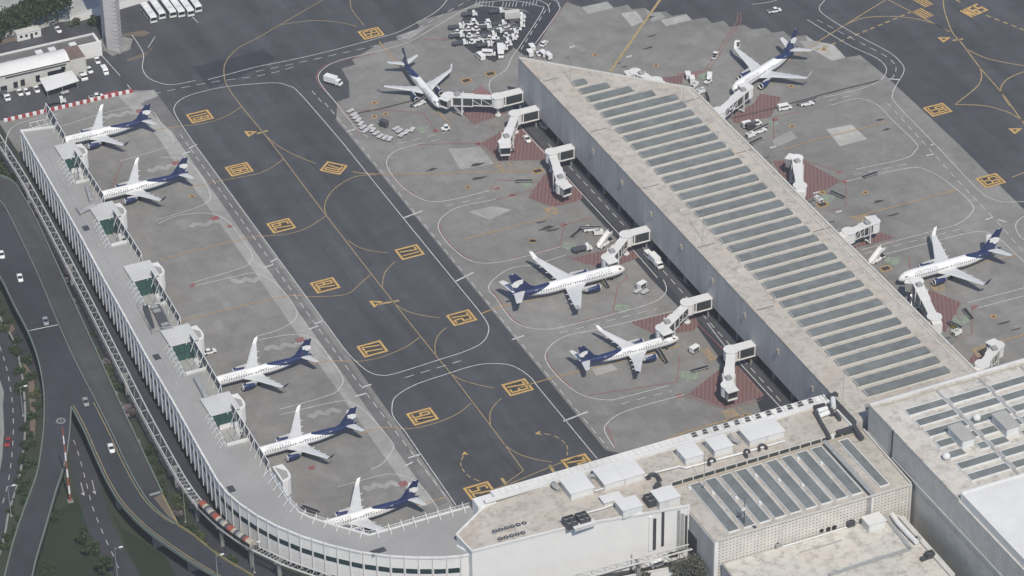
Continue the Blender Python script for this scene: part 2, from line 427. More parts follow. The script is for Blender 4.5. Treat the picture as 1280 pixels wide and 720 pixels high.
patch('pale_concrete', P((727, 9), (759, 2), (767, 10), (735, 18)), P((965, 175), (988, 164), (997, 173), (970, 184)), P((1000, 52), (1018, 51), (1024, 57), (1008, 62)), P((805, 10), (822, 12), (832, 22), (815, 28)), P((497, 45), (526, 35), (540, 30), (512, 50)))
patch('pale_concrete', P((585, 265), (615, 258), (640, 262), (612, 275)), P((560, 186), (600, 184), (618, 205), (575, 212)), P((736, 456), (762, 452), (772, 462), (745, 470)), z=.066)
# land outside the fence: verge, grass, roads
sheet('pale_open_ground', [P((-40, 50), (0, 48), (40, 40), (75, 28), (90, 26), (125, 18), (190, -2), (300, -30), (300, -220), (-300, -220), (-300, 50))], .12, 'far_ground')
sheet('earth_patch', [P((2, 50), (30, 43), (32, 48), (0, 56)), P((160, 74), (187, 64), (188, 60), (190, 62), (176, 73), (158, 77)), P((152, 43), (180, 38), (188, 41), (180, 46), (152, 45))], .12, 'earth')
sheet('lawn', [P((70, 640), (96, 622), (110, 662), (128, 695), (146, 740), (30, 760), (45, 695)), P((140, 640), (152, 660), (200, 690), (235, 715), (245, 745), (190, 745), (160, 690))], .03, 'grass')
sheet('landscaped_verge', [[(-141, 170), (-134, 170), (-138, 60), (-143, -60), (-134, -95), (-120, -128), (-138, -128), (-148, -90), (-150, -30), (-146, 60)]], .03, 'grass')
sheet('service_road', [[(-131, 165), (-122, 160), (-124.5, 80), (-128, -10), (-131, -80), (-119, -112), (-103, -130), (-76, -142), (-20, -160), (-20, -175), (-80, -158), (-112, -138), (-128, -118), (-138, -84), (-136, -10), (-132, 80)]], .04, 'dark_asphalt')
rA_r = smooth_px([(-6, 385), (0, 400), (14, 423), (23.6, 454), (29, 495.6), (30, 534), (27.8, 561.7), (22, 600), (9.7, 639), (4, 670), (-10, 720)], n=3)
rA_l = smooth_px([(-50, 400), (0, 476), (3.3, 506.7), (5, 540), (4, 548), (0, 586.7), (-20, 650), (-50, 720)], n=3)
sheet('lower_road', [[tuple(p) for p in rA_r]+[tuple(p) for p in rA_l[::-1]],
      P((86, 560), (90, 590), (98, 622), (110.5, 662), (128.9, 695), (148, 740), (184, 740), (174.7, 720), (156.3, 689), (136.5, 646.6), (125.8, 610), (119, 570), (112, 540), (60, 440), (30, 400), (10, 420), (60, 500))], .05, 'road_asphalt')
sheet('lower_side_road', [P((200, 690), (209.8, 700), (226, 730), (330, 760), (420, 760), (330, 718), (262, 690))], .045, 'road_asphalt')
sheet('footpath', [P((14, 405), (20, 412), (34, 445), (43, 480), (45, 520), (43, 550), (37, 545), (38, 515), (35, 480), (26, 445), (12, 412))], .035, 'earth')

# ------------------------------------------------------------------ painted markings
ZW, ZY, ZR = .165, .15, .14
wl = MB(); yl = MB(); rl = MB()
def white(pts, w=.27, dash=None, z=ZW): wl.strip(smooth_px(pts), w, z, 'white_line', dash)
def yellow(pts, w=.28, dash=None, mat='pale_yellow_line'): yl.strip(smooth_px(pts), w, ZY, mat, dash)
def red(pts, w=.32, mat='red_line', dash=None): rl.strip(smooth_px(pts) if len(pts) > 5 else [Vector(at2(*p)) for p in pts], w, ZR, mat, dash)
D = (3.2, 2.4)
# west taxi lane
for pts in ([(320, 49), (297, 61), (282.5, 77.5), (280, 92), (284, 107.5), (302.5, 134), (340, 180), (407.5, 269.5), (485.5, 370), (544.5, 444.4), (562.4, 466), (612, 531), (654.5, 588.7)], [(654.5, 588.7), (633, 604)],
            [(302.5, 133), (287.5, 143), (270, 150.6), (250, 155.4), (230, 157.7)],
            [(354, 199.4), (342.5, 208), (327.5, 215.6), (312.5, 219.7), (279, 225.5)],
            [(407.5, 270), (393, 280), (377, 288), (358, 293), (330, 295.5)],
            [(463.5, 343.6), (450, 355), (436.7, 366.7), (416.7, 370.5), (385, 371.3)],
            [(524.5, 422), (505.6, 435), (477, 446.7), (453.6, 451.5), (437, 452)],
            [(588.7, 504.6), (571.7, 517.6), (548, 528), (524.5, 534.6), (505.6, 536.5)],
            [(333.8, 171.3), (343.8, 180), (365, 192.5), (395, 205)],
            [(470, 218.8), (445, 221), (425, 231), (412.5, 242.5), (406, 256), (407.5, 269)],
            [(435, 301), (450, 310), (470, 315), (485, 316)],
            [(493.8, 327.5), (482.5, 339), (478.8, 350), (478, 359.5)],
            [(493.8, 380.6), (508, 389), (529, 394.8), (550, 397.6)],
            [(558, 409.7), (548, 419.6), (543.8, 431.4), (544.5, 444.4)],
            [(562.2, 466.8), (576.4, 475), (600, 482), (617.9, 485.3)],
            [(626.6, 498.3), (616.7, 508.4), (612.4, 519), (613, 531)],
            [(630.8, 556.8), (647.4, 567.4), (668.6, 574.5), (690, 578)],
            [(352, 31), (392.5, 26), (427.5, 29), (446, 34)], [(437.5, 0), (440, 12.5), (455, 32)], [(320, 49), (404, 0), (440, -20)]): yellow(pts)
yellow([(708.8, 569.8), (708.8, 558), (699, 548.5), (687.5, 543.8), (673, 542)], .35, (2, 1.2))
yellow([(599, 601.7), (586, 595.8), (577.7, 586), (576, 578), (580, 568.6)], .35, (2, 1.2))
for tip, a in (((673, 542), 170), ((581, 567.5), 75)):
    c = Vector(at2(*tip)); u = Vector((math.cos(R(a)), math.sin(R(a)))); v = Vector((-u.y, u.x))
    yl.face([(*(c+u*1.2), ZY), (*(c-u*.9+v*1.1), ZY), (*(c-u*.3), ZY), (*(c-u*.9-v*1.1), ZY)][::-1], 'yellow_line')
yellow([(600, 618), (640, 604), (688, 584), (722, 571)], .3)
for a, b in (((627, 598), (636, 611)), ((687, 582), (695, 595)), ((472, 381), (499, 376)), ((321, 167.5), (335, 163.5)), ((1190.5, 51), (1204, 49))): yellow([a, b], 1.0)
for q in ((314, 166.5), (471, 379)):
    x, y = at2(*q)
    yl.mesh([(x-1.9, y+2.2, ZY), (x-1.9, y-2.2, ZY), (x+2.2, y, ZY), (x-1.0, y+1.0, ZY), (x-1.0, y-1.0, ZY), (x+.6, y, ZY)], [(0, 3, 5, 2), (0, 1, 4, 3), (1, 2, 5, 4)], 'yellow_line')
for q in ((1181, 49), (1270, 163)):
    x, y = at2(*q)
    yl.mesh([(x-1.9, y+2.2, ZY), (x-1.9, y-2.2, ZY), (x+2.6, y, ZY), (x-1.0, y+1.0, ZY), (x-1.0, y-1.0, ZY), (x+.6, y, ZY)], [(0, 3, 5, 2), (0, 1, 4, 3), (1, 2, 5, 4)], 'yellow_line')
# lead-in lines on the concrete
for pts, w in (([(474, 52.5), (492.5, 75), (547.5, 139), (562, 154)], .5), ([(441, 215), (460, 217.5), (497.5, 217.5), (560, 217), (660, 214)], .45), ([(580, 299.5), (640, 283.8), (684, 272)], .45),
               ([(600, 393), (630, 382.5), (670, 374), (760, 350)], .45), ([(650, 485), (682.5, 475), (772.5, 452.5), (850, 432.5)], .45), ([(830, 552), (860, 539.5), (940, 517)], .5),
               ([(1061, 273), (1120, 258), (1196, 237.5)], .45), ([(980, 186.7), (1030, 172.5), (1112.5, 152)], .45), ([(1190, 342), (1220, 330), (1270, 320)], .45), ([(1216, 437), (1280, 419), (1330, 405)], .6),
               ([(230, 157.7), (190, 163)], .4), ([(279, 225.5), (235, 235)], .4), ([(330, 295.5), (300, 300), (200, 325)], .4), ([(385, 371.3), (350, 372), (225, 402)], .4), ([(437, 452), (405, 452), (385, 457)], .4), ([(505.6, 536.5), (480, 535), (440, 545)], .4), ([(556, 622), (520, 632)], .4)): yellow(pts, w, mat='orange_line')
yellow([(825, 0), (762.5, 90)], 1.0); yellow([(845, -28), (825, 0)], 1.0)
# north-east taxi lines
for pts in ([(1107.5, 0), (1052.5, 33.8), (980, 79)], [(1055, 32.5), (1075, 23.8), (1105, 20.8), (1140, 23), (1167.5, 30), (1186, 40)], [(1110, 0), (1187.5, 40)],
            [(1178.8, -8), (1178.8, 0), (1181, 15), (1190, 40), (1202.5, 55), (1225, 85), (1251, 115), (1267.5, 137.5), (1280, 155), (1296, 176)],
            [(1210, 62.5), (1235, 73.8), (1280, 82.5), (1310, 85)], [(1225, 85), (1226.8, 97.5), (1220, 110), (1195, 130)], [(1193.8, 131), (1230, 132.5), (1255, 138.8), (1270, 146), (1290, 160)],
            [(1300, 86), (1280, 90), (1260, 98.8), (1251, 110), (1253.8, 120), (1262, 133)], [(1265, 222), (1290, 212)]): yellow(pts, .45)
for pts in ([(1140, 15), (1055, 50), (1005, 67.5)], [(1195, 0), (1203, 5)], [(1232.5, 19.5), (1277.5, 37), (1330, 58)]): yellow(pts, .7, (2.2, 1.6))
for q, n in (((1154, 17), 4), ((1154, 3), 4)):
    c = Vector(at2(*q)); u = (Vector(at2(q[0]+12, q[1]+7))-c).normalized(); v = Vector((-u.y, u.x))
    for k in range(n): yl.strip([c-u*3.6+v*(k-1.5)*1.15, c+u*3.6+v*(k-1.5)*1.15], .6, ZY, 'yellow_line')
# white lines of the lanes and stands
for pts in ([(320, 105), (282.5, 108.8), (252.5, 115), (230, 122.5), (218.8, 132.5), (220, 145), (242.5, 179.5)], [(242.5, 179.5), (430, 436)],
            [(430, 436), (444, 451.5), (460.7, 465), (477, 469.6), (496, 466.8), (544.5, 451.5), (581, 439.7), (602.5, 428.8), (610.8, 413.8), (605, 397.5), (575, 360)],
            [(320, 105), (345, 104), (360, 107.5), (375, 117.5), (428.8, 179.5)], [(428.8, 179.5), (500, 268), (575, 360)],
            [(671, 482.4), (661.5, 470.6), (640, 457.5), (615, 455), (592.5, 457.5), (560, 467.5), (520, 481), (495, 496), (490, 510), (492.5, 522.5), (506, 539.5)], [(506, 539.5), (570, 632)], [(671, 482.4), (746.5, 573.8)],
            [(320, 84), (392.5, 69), (480, 46), (507.5, 36), (545, 15), (559, 0), (566, -10)], [(320, 84), (260, 100)],
            [(445, 161), (420, 129), (402.5, 107.5), (398, 95), (407.5, 84), (427.5, 75), (470, 65), (505, 55), (527.5, 44), (585, 10), (606, 2)],
            [(460, 172), (452, 166), (445, 161)],
            [(520, 181), (495, 189), (483.8, 200), (486, 212.5), (500, 231), (520, 246), (540, 252.5), (565, 250), (612, 238.5)],
            [(620, 249.5), (575, 258.8), (555, 270), (548, 281), (551, 292.5), (565, 310), (585, 325), (607.5, 329.5), (640, 325), (700, 309)],
            [(708, 319), (668, 331), (645, 334), (630, 340), (615, 352), (611, 362), (620, 373), (630, 388), (641.7, 401.7), (656.7, 409), (675, 412), (695, 410.8), (720, 405), (775, 391), (815, 379), (830, 369), (833, 360), (829, 350)],
            [(845, 388.8), (745, 412.5), (712.5, 418.8), (692.5, 428.8), (682.5, 441), (682.5, 451), (692.5, 466), (712.5, 485), (732.5, 496), (760, 500.5), (780, 497), (835, 482.5)],
            [(855, 493.8), (800, 508.8), (772.5, 518.8), (758.8, 530), (756, 540), (768, 560)],
            [(640, 0), (690, 0), (699, 8), (697, 16), (668.8, 55.5)], [(600, 4), (640, 1), (674, 8), (678, 14), (652, 55), (640, 72), (632, 88), (614, 100), (612, 112), (618, 122)], [(687, 16), (684, 6), (672, 0)],
            [(1031, -6), (1031, 0), (1024, 11), (1035, 22.5), (1072.5, 45), (1110, 65), (1125, 77.5), (1130, 89), (1120, 107.5), (1116, 117.5), (1120, 130), (1167.5, 179.5), (1222.5, 237.5), (1242.5, 250), (1260, 253), (1290, 252)],
            [(1009, 25), (1060, 56), (1095, 72.5), (1107.5, 85), (1105, 96), (1095, 104), (1072.5, 112.5), (1029, 122.5)],
            [(1039, 132), (1067.5, 124), (1085, 126), (1100, 134), (1115, 150), (1145, 179.5), (1143.8, 189), (1130, 198.8), (1070, 212)],
            [(1057.5, 227), (1135, 210.5), (1160, 213.8), (1180, 225), (1205, 245), (1216, 257.5), (1215, 266), (1200, 278.8), (1175, 287), (1077.5, 312.5)],
            [(1095, 321), (1167.5, 302.5), (1210, 291.8), (1232.5, 290.5), (1250, 300), (1267.5, 316), (1282, 330)],
            [(1290, 268), (1280, 271), (1270, 280), (1272.5, 292.5), (1284, 304)], [(1210, 378.8), (1300, 355)], [(1220, 386), (1300, 365)],
            [(651, 160), (670, 180), (725, 240), (780, 300), (822, 348)], [(690, 174), (740, 230), (795, 289), (838, 338), (862, 358)], [(884, 404), (912, 440), (976, 510)], [(890, 395), (912, 420), (1000, 516)],
            [(165, 44), (179, 67), (178, 85), (186, 98), (205, 105.5), (222, 105.5), (244, 101)], [(194, 46), (185, 60)], [(124, 66), (150, 95)], [(159, 106), (166, 115)], [(237, 18), (248, 29)],
            [(9, 200), (7, 180), (15, 160), (40, 150), (72, 143)], [(940, 6), (962, 3), (972, 0)]): white(pts)
for pts in ([(406, 129), (423, 149), (447.3, 178.5), (603.5, 371), (760.5, 561)], [(320, 90), (400, 73), (495, 51), (515, 40), (587, 0)], [(390, 114), (404, 130)], [(225, 168), (330, 315), (430, 455), (560, 625)], [(1021, 25), (1070, 51), (1107.5, 71), (1120, 85), (1115, 99)],
            [(1035, 126), (1064, 120)], [(1109, 129), (1155, 179.5), (1210, 240), (1247.5, 279), (1285, 322)], [(1067.5, 218.8), (1137.5, 204.5)], [(1080, 317.5), (1207.5, 285)], [(506, 472.5), (584, 449)],
            [(698.8, 417), (822.5, 385.8)], [(776, 505.5), (840, 488.8)], [(557.5, 258), (615, 245)], [(685, 180), (782.5, 285), (830, 340), (900, 418), (985, 512)], [(190, 118), (260, 104), (330, 94), (374, 82)],
            [(498, 180), (556, 166)], [(520, 181), (552, 174)], [(688, 4), (650, 64)]): white(pts, .24, D)
# stand separators along the west strip and short bars
for pts in ([(72, 160), (115, 146), (150, 137), (168, 134)], [(205, 163), (215, 172), (214, 182), (190, 190), (150, 202)], [(168, 134), (190, 140), (200, 152), (214, 170)], [(200, 197), (228, 199), (245, 212), (262, 240), (260, 252), (240, 262), (196, 275)], [(198, 280), (222, 270), (260, 267), (285, 277), (303, 300), (315, 318), (313, 328), (300, 336), (243, 353)], [(243, 358), (290, 347), (320, 342), (348, 358), (369, 385), (369, 399), (350, 412), (320, 421)],
            [(320, 426), (360, 419), (385, 421), (400, 432), (427, 470), (425, 485), (410, 495), (350, 512)], [(350, 519), (418, 503), (440, 504), (462, 520), (489, 552), (491, 562), (478, 580), (464, 587)], [(422, 609), (455, 600), (485, 593), (510, 597), (530, 612), (548, 637)]): white(pts, .24)
for a, b in (((236, 186), (246, 181)), ((228, 193), (238, 190)), ((338, 328), (348, 323)), ((330, 335), (342, 331)), ((386, 412), (398, 408)), ((394, 405), (405, 401)), ((452, 485), (464, 481)), ((444, 496), (458, 492)), ((506, 583), (516, 578)), ((510, 573), (527, 568)), ((504, 273), (528, 264)), ((568, 353), (592, 341)), ((704, 527), (735, 515)), ((433, 165), (444, 162)), ((1111, 99), (1124, 100)), ((1247, 275), (1258, 278)), ((1232, 275), (1241, 272)), ((1163, 182), (1169, 180)), ((1158, 195), (1167, 193)), ((640, 425), (655, 420))): white([a, b], .6)
# red restraint lines beside the white ones
for pts in ([(449, 166), (424, 133), (400, 107), (396, 95), (405, 83), (427, 76.5), (470, 66.5)], [(527, 50), (560, 50)], [(520, 181), (560, 180), (598, 180), (627, 203)], [(486, 212), (500, 230), (520, 245)], [(612, 239), (622, 225), (684, 229), (700, 205)], [(620, 250), (665, 238), (700, 228)], [(549, 280), (552, 292), (566, 309), (586, 324)], [(640, 324), (700, 308), (705, 282), (740, 272)], [(708, 320), (747, 334)],
            [(613, 362), (622, 373), (632, 388), (643, 400.7), (657, 408)], [(720, 404), (766, 391), (772, 360), (785, 345)], [(684, 441), (684, 451), (694, 465), (713, 484)], [(735, 494.5), (846, 478), (850, 445)], [(855, 494.5), (907, 511), (952, 500)], [(758, 531), (768, 558)], [(790, 404), (818, 417)], [(873, 406), (905, 438)],
            [(708.8, 2.5), (668.8, 55.5)], [(922.5, 15), (921, 27.5), (880, 90)], [(926, 15), (926, 27), (884, 92)], [(967, 175), (967, 147), (1000, 140)], [(1057, 228), (1057, 258), (1032, 266)], [(1137, 318), (1137, 345)], [(1215, 386), (1215, 418), (1195, 424)], [(1204, 379), (1190, 383), (1200, 400)], [(1080, 312), (1100, 306), (1180, 286)], [(1004, 200), (1050, 215)], [(155, 198), (152, 205), (140, 235)], [(430, 137), (500, 139), (530, 142), (545, 164)], [(905, 215), (970, 203)]): red(pts)
for q in ((545, 164), (598, 180), (621, 236), (704, 281), (640, 244), (849, 495), (969, 150), (1056, 227), (1049, 216), (1218, 384), (288, 283), (278, 470), (240, 357), (390, 585)):
    x, y = at2(*q); rl.box(x-1, x+1, y-.8, y+.8, ZR-.03, ZR, 'red_line')
for q in ((175, 139), (220, 204), (269, 273), (375, 425), (504, 605)):
    x, y = at2(*q); rl.box(x-1.4, x+1.4, y-1.2, y+1.2, ZR-.03, ZR, 'red_line')
for k in range(19):
    if k in (6, 7, 13): continue
    u = 594+k*4.2; wl.strip([Vector(at2(u, 9.2-(.02*(u-630))**2*3)), Vector(at2(u+1.8, 2.6-(.02*(u-630))**2*3))], .2, ZW, 'white_line')
structure(wl, 'white_road_marking'); structure(rl, 'red_stand_marking')
rub = MB()
for x_, y_, l_, w_ in ((-39.5, 120, 40, 1.6), (-36.5, 60, 55, 1.2), (-40.8, 5, 50, 1.4), (-38, -50, 40, 1.3), (-41, -85, 30, 1.2), (-30, 95, 26, .9), (-47, 40, 22, 1)): rub.strip([(x_+.5*math.sin(q*.8), y_-l_/2+l_*q/8) for q in range(9)], w_, .112, 'asphalt_rubber')
structure(rub, 'tyre_wear')
for k, pp in enumerate(([(566, 131.6), (623, 128), (634, 141), (592.7, 155.5)], [(601, 179.6), (628.7, 163), (651, 157), (671, 180), (705, 206), (684, 200), (627, 201)], [(660, 247.5), (681, 217.5), (700, 214), (729, 243), (720, 252), (690, 259)], [(713, 324), (747.5, 315), (790, 309), (799, 322), (770, 333), (747.5, 334)],
            [(789, 402.7), (845.7, 388), (868, 393), (874, 405.7), (867, 413.4), (839.6, 417), (818, 416.5)], [(860, 493), (903, 459), (919, 453.8), (953.8, 496), (907, 510)], [(941.7, 130), (950, 117.5), (976.7, 121.7), (963, 146.7), (920, 155), (912, 147)], [(966, 201), (1004.7, 201), (1051.4, 226.4), (1006.7, 252), (985, 240)],
            [(1100, 290.6), (1119.5, 297.4), (1086.5, 306), (1060, 312)], [(1150, 362), (1162, 363), (1201.4, 378.6), (1182, 415.6), (1150, 395)], [(817.5, 98), (853, 94.4), (853, 104.7), (836, 106)], [(1210, 452), (1218, 441), (1240, 437), (1230, 460)])):
    sheet('red_hatched_safety_zone', [P(*pp)], .13, 'red_hatch')
sheet('red_pavement', [P((669, 182), (690, 205), (722, 238), (728, 247), (722, 252), (705, 238), (684, 214)), P((923, 458), (955, 494), (944, 500), (920, 472)), P((579, 120), (602, 108), (618, 120), (612, 126)), P((846, 92), (880, 88), (876, 98), (850, 100))], .125, 'red_pale')
gp = MB()
for q, r in (((658, 231), 2.3), ((712, 308), 2.6), ((778, 386), 2.6), ((862, 470), 3), ((881, 96), 2.6), ((967, 155), 2), ((1035, 248), 2.6), ((1117, 326), 2.6), ((1202, 400), 2.8), ((528, 162), 2.4)):
    x, y = at2(*q); gp.prism([(x+r*(1+.25*math.sin(5*a))*math.cos(a), y+r*(1+.2*math.cos(3*a))*math.sin(a)) for a in [2*PI*k/14 for k in range(14)]], .11, .128, 'green_paint')
structure(gp, 'green_equipment_marking')
def spot(q, r=1.5):
    x, y = at2(*q); yl.cyl((x, y), r, .12, ZY, 'orange_line', 10); yl.cyl((x, y), r*.45, .12, ZY+.01, 'black_line', 8)
for q in ((989, 108), (990, 158), (1082, 241), (1242, 396), (1030, 62), (240, 246), (820, 82), (744, 69), (468, 129), (482, 143), (585, 234), (666, 301), (468, 146), (666, 302), (1028, 241)): spot(q, 1.2)
for q in ((613, 92.5), (652, 143), (672, 214), (583, 101), (1028, 256), (1107, 336)): 
    x, y = at2(*q); yl.box(x-2, x+2, y-1.6, y+1.6, .12, ZY, 'orange_line'); yl.box(x-1.4, x+1.4, y-1.0, y+1.0, .12, ZY+.012, 'black_line')
for q, a, b in (((624, 209), 1.2, 3), ((640, 209), .5, 3.0), ((689, 264), 2, 2.6), ((886, 443), 1.4, 3.6), ((913, 518), 2.2, 2.4), ((1077, 273), 2.6, 1.6), ((1228, 440), 3, 2.2), ((1173, 360), 2.2, 2.2), ((929, 516), .4, 3)):
    x, y = at2(*q); yl.box(x-a, x+a, y-b, y+b, .12, ZY, 'orange_paint')
structure(yl, 'yellow_taxi_marking')
STROKES = {'0': [[(0, 0), (2, 0), (2, 4), (0, 4), (0, 0)]], '1': [[(1, 0), (1, 4)]], '2': [[(0, 4), (2, 4), (2, 2), (0, 2), (0, 0), (2, 0)]], '3': [[(0, 4), (2, 4), (2, 0), (0, 0)], [(0.4, 2), (2, 2)]], '4': [[(0, 4), (0, 2), (2, 2)], [(2, 4), (2, 0)]],
           '5': [[(2, 4), (0, 4), (0, 2), (2, 2), (2, 0), (0, 0)]], '6': [[(2, 4), (0, 4), (0, 0), (2, 0), (2, 2), (0, 2)]], '7': [[(0, 4), (2, 4), (.8, 0)]], '8': [[(0, 0), (2, 0), (2, 4), (0, 4), (0, 0)], [(0, 2), (2, 2)]], '9': [[(2, 2), (0, 2), (0, 4), (2, 4), (2, 0), (0, 0)]], 'N': [[(0, 0), (0, 4), (2, 0), (2, 4)]]}
def stand_number(q, txt, rot, w=8.3, h=6.9, border='yellow_line', frame=True, size=None):
    """framed number painted on the pavement: up side of the characters at angle rot"""
    mb = MB(); x, y = at2(*q); ca, sa = math.cos(rot-PI/2), math.sin(rot-PI/2)
    T = lambda u, v, z: (x+u*ca-v*sa, y+u*sa+v*ca, z)
    zz = [ZY+.004]; H, V, b = h/2, w/2, .78      # characters run along the short side
    if frame:
        mb.mesh([T(*p, ZY) for p in ((-H, -V), (H, -V), (H, V), (-H, V), (-H+b, -V+b), (H-b, -V+b), (H-b, V-b), (-H+b, V-b))], [(0, 1, 5, 4), (1, 2, 6, 5), (2, 3, 7, 6), (3, 0, 4, 7)], border)
        mb.face([T(*p, ZY-.012) for p in ((-H+b, -V+b), (H-b, -V+b), (H-b, V-b), (-H+b, V-b))], 'black_line')
    # broad painted characters drawn as strokes on a 2 x 4 grid
    iw = (h-2*b-.7) if frame else h; ih = (w-2*b-.8) if frame else w; n_ = len(txt); cw = iw/n_; st = .62 if frame else 1.0
    for i_, ch in enumerate(txt):
        x0_ = -iw/2+cw*i_+st*.72; sx = (cw-st*1.44)/2; sy = (ih-st)/4
        for line in STROKES[ch]:
            pts = [Vector((x0_+sx*a, -ih/2+st/2+sy*c)) for a, c in line]
            for p_, q_ in zip(pts, pts[1:]):
                d_ = (q_-p_).normalized(); e_ = Vector((-d_.y, d_.x))*st/2; p2, q2 = p_-d_*st/2, q_+d_*st/2; zz[0] += .0006
                mb.face([T(*v_, zz[0]) for v_ in (p2-e_, q2-e_, q2+e_, p2+e_)], border)
    return structure(mb, 'stand_number_marking')
for q, t_ in (((250, 146), '81'), ((299, 212), '80'), ((351.5, 282.5), '79'), ((406.5, 357), '78'), ((465.5, 436.5), '77'), ((528, 521), '76'), ((600, 614), '75'), ((1172, 137.5), '66'), ((1238.5, 226), '65')): stand_number(q, t_, PI)
for q, t_ in (((512, 315.5), '71'), ((577, 397.5), '72'), ((647, 484.5), '73'), ((722, 579), '74')): stand_number(q, t_, 0)
stand_number((417, 210.5), '70', R(-47), 7.9, 6.6); stand_number((464, 42), '69', R(-90), 6.9, 8.3)
a_ = at(1206, 18); b_ = at(1229, 8)
stand_number((1217.5, 13.5), 'N65', math.atan2(b_.y-a_.y, b_.x-a_.x)+PI/2, 6.4, 9.4, frame=False)
# dark oil and rubber stains lie in the paint materials; seams sealed with tar
tar = MB()
for pts in ([(446, 142), (480, 135), (524, 124)], [(1102, 100), (1030, 118), (966, 136), (915, 148)], [(345, 70), (365, 92), (382, 112)]): tar.strip(smooth_px(pts), .7, .135, 'black_line')
for q in ((1100, 150), (1108, 162), (1098, 252), (1116, 269), (1255, 404), (1270, 412), (596, 206), (676, 278), (684, 285), (812, 22), (815, 45), (811, 60), (770, 80), (598, 223), (690, 288), (540, 212)):
    x, y = at2(*q); a0 = random.uniform(0, 6); rr = random.uniform(.7, 1.3)
    tar.prism([(x+2.2*rr*(1+.4*math.sin(3*a+a0))*math.cos(a), y+.6*rr*(1+.4*math.cos(2*a+a0))*math.sin(a)) for a in [2*PI*k/12 for k in range(12)]], .12, .137, 'black_line')
structure(tar, 'tar_seam')
# road paint outside the fence
rp = MB()
def rwhite(pts, z, w=.3, dash=None, mat='white_line'): rp.strip(smooth_px(pts, z), w, z, mat, dash)
rwhite([(0, 433), (9, 463.6), (15, 500), (16.7, 529), (15.3, 564), (10.5, 600.6), (1.4, 636.7)], .08, .24, (2.6, 3.2), 'faded_line')
rwhite([(92, 550), (98, 567), (107.5, 602), (112, 620), (117.5, 639), (132, 674), (140.5, 692), (152, 718)], .08, .24, (2.6, 3.2), 'faded_line')
for a, b in (((101, 603), (104, 615)), ((115, 600), (118, 613))): rwhite([a, b], .08, .26, None, 'faded_line')
for q in ((104, 617), (118, 615)):
    x, y = at2(*q); rp.face([(x-.1, y-1.4, .08), (x+.6, y+.4, .08), (x-.6, y+.4, .08)], 'faded_line')
rp.strip([Vector((p.x-.6, p.y)) for p in rA_l], 1.3, .09, 'concrete_wall'); rp.strip([Vector((p.x+.4, p.y)) for p in rA_r], .6, .09, 'concrete_wall')
structure(rp, 'road_marking')

# ------------------------------------------------------------------ elevated road
ZD = 6.5
L1 = [(-60, 275), (-25, 316), (0, 345.5), (16.7, 379), (34.7, 413.6), (45.8, 442.8), (52.2, 470.6), (55, 495.6), (54.7, 528), (52, 556), (45.8, 592), (30.5, 634), (16.7, 675.6), (5.5, 720), (-3, 750)]
L2 = [(33, 752), (40, 720), (45.8, 695), (58.3, 653), (69.4, 614), (77.8, 589), (83.3, 567), (86.7, 542), (88.3, 520), (89, 507.6)]
R1 = [(89, 507.6), (104.4, 536.6), (119.7, 571.8), (131.9, 597.7), (147.2, 623.7), (165.5, 645), (183.8, 661.8), (208.2, 680), (240, 701.5), (275, 722), (310, 744)]
R2 = [(360, 742), (316.7, 719), (276.7, 695), (258.3, 681.7), (240, 666.4), (222, 655)]
O1 = [(202.5, 614.5), (175, 556), (148.7, 500), (120, 437), (97, 387), (77.8, 344.4), (66.7, 319.4), (44.4, 272), (30.6, 247), (16.7, 226.4), (0, 218), (-40, 205), (-70, 200)]
MED = [(-30, 225), (0, 250), (11, 266.7), (22, 289), (47, 341.7), (69.4, 395.6), (91.7, 445.6), (121, 503), (141, 542.7), (156.3, 576), (174.7, 610), (190, 631), (208, 646.6), (222, 655)]
deck = MB(); outl = [tuple(p) for seg in (L1, L2, R1, R2, O1) for p in smooth_px(seg, ZD, 3)]
ded = [outl[0]]
for p in outl[1:]:
    if (Vector(p)-Vector(ded[-1])).length > .2: ded.append(p)
deck.prism(ded, ZD-1.3, ZD, 'concrete_wall', 'road_asphalt')
dk = structure(deck, 'elevated_road')
def wall_along(mb, pts, w, z0, z1, mat):
    ed = []; n = len(pts)
    for i in range(n):
        d = (pts[min(i+1, n-1)]-pts[max(i-1, 0)])
        if d.length < 1e-6: d = Vector((1, 0))
        d.normalize(); q = Vector((-d.y, d.x))*w/2; ed.append((pts[i]+q, pts[i]-q))
    rg = [[(a.x, a.y, z0), (a.x, a.y, z1), (b.x, b.y, z1), (b.x, b.y, z0)] for a, b in ed]
    mb.rings(rg, mat)
def parapet(pts, mat, z1=1.0, w=.35, inset=0):
    mb = MB(); wall_along(mb, smooth_px(pts, ZD+z1, 4), w, ZD-.25, ZD+z1, mat); return mb.build('parapet', dk)
for s in (L1, L2, O1): parapet(s, 'green_parapet')
parapet(R1, 'green_parapet', .9, .3); parapet(R2[1:], 'kerb_yellow', .7, .3); parapet(MED, 'green_parapet', .45, .3)
ln = MB(); ZK = ZD+.02
def dline(pts, w, mat, dash=None): ln.strip(smooth_px(pts, ZD), w, ZK, mat, dash)
dline([(p[0]+3, p[1]-1) for p in R1[:-1]], .3, 'kerb_yellow'); dline([(p[0]-4, p[1]) for p in MED[7:]], .28, 'kerb_yellow')
dline([(202.5, 617), (222, 654)], .4, 'kerb_yellow'); dline([(34.7, 413.6), (72, 406)], .35, 'white_line'); dline([(187, 619), (202, 614.5)], 1.1, 'concrete_wall')
dline([(p[0]+4, p[1]+2) for p in L1[2:-1]], .22, 'old_asphalt')
ln.build('road_marking', dk)
dd = MB(); lanes = [tuple(p) for p in smooth_px([(p[0]+1.5, p[1]) for p in MED[1:11]], ZD, 3)]+[tuple(p) for p in smooth_px([(p[0]-2, p[1]) for p in O1[:-2]], ZD, 3)]
dd.prism(lanes, ZD-.01, ZD+.01, 'old_asphalt', bottom=False); dd.build('ramp_surface', dk)
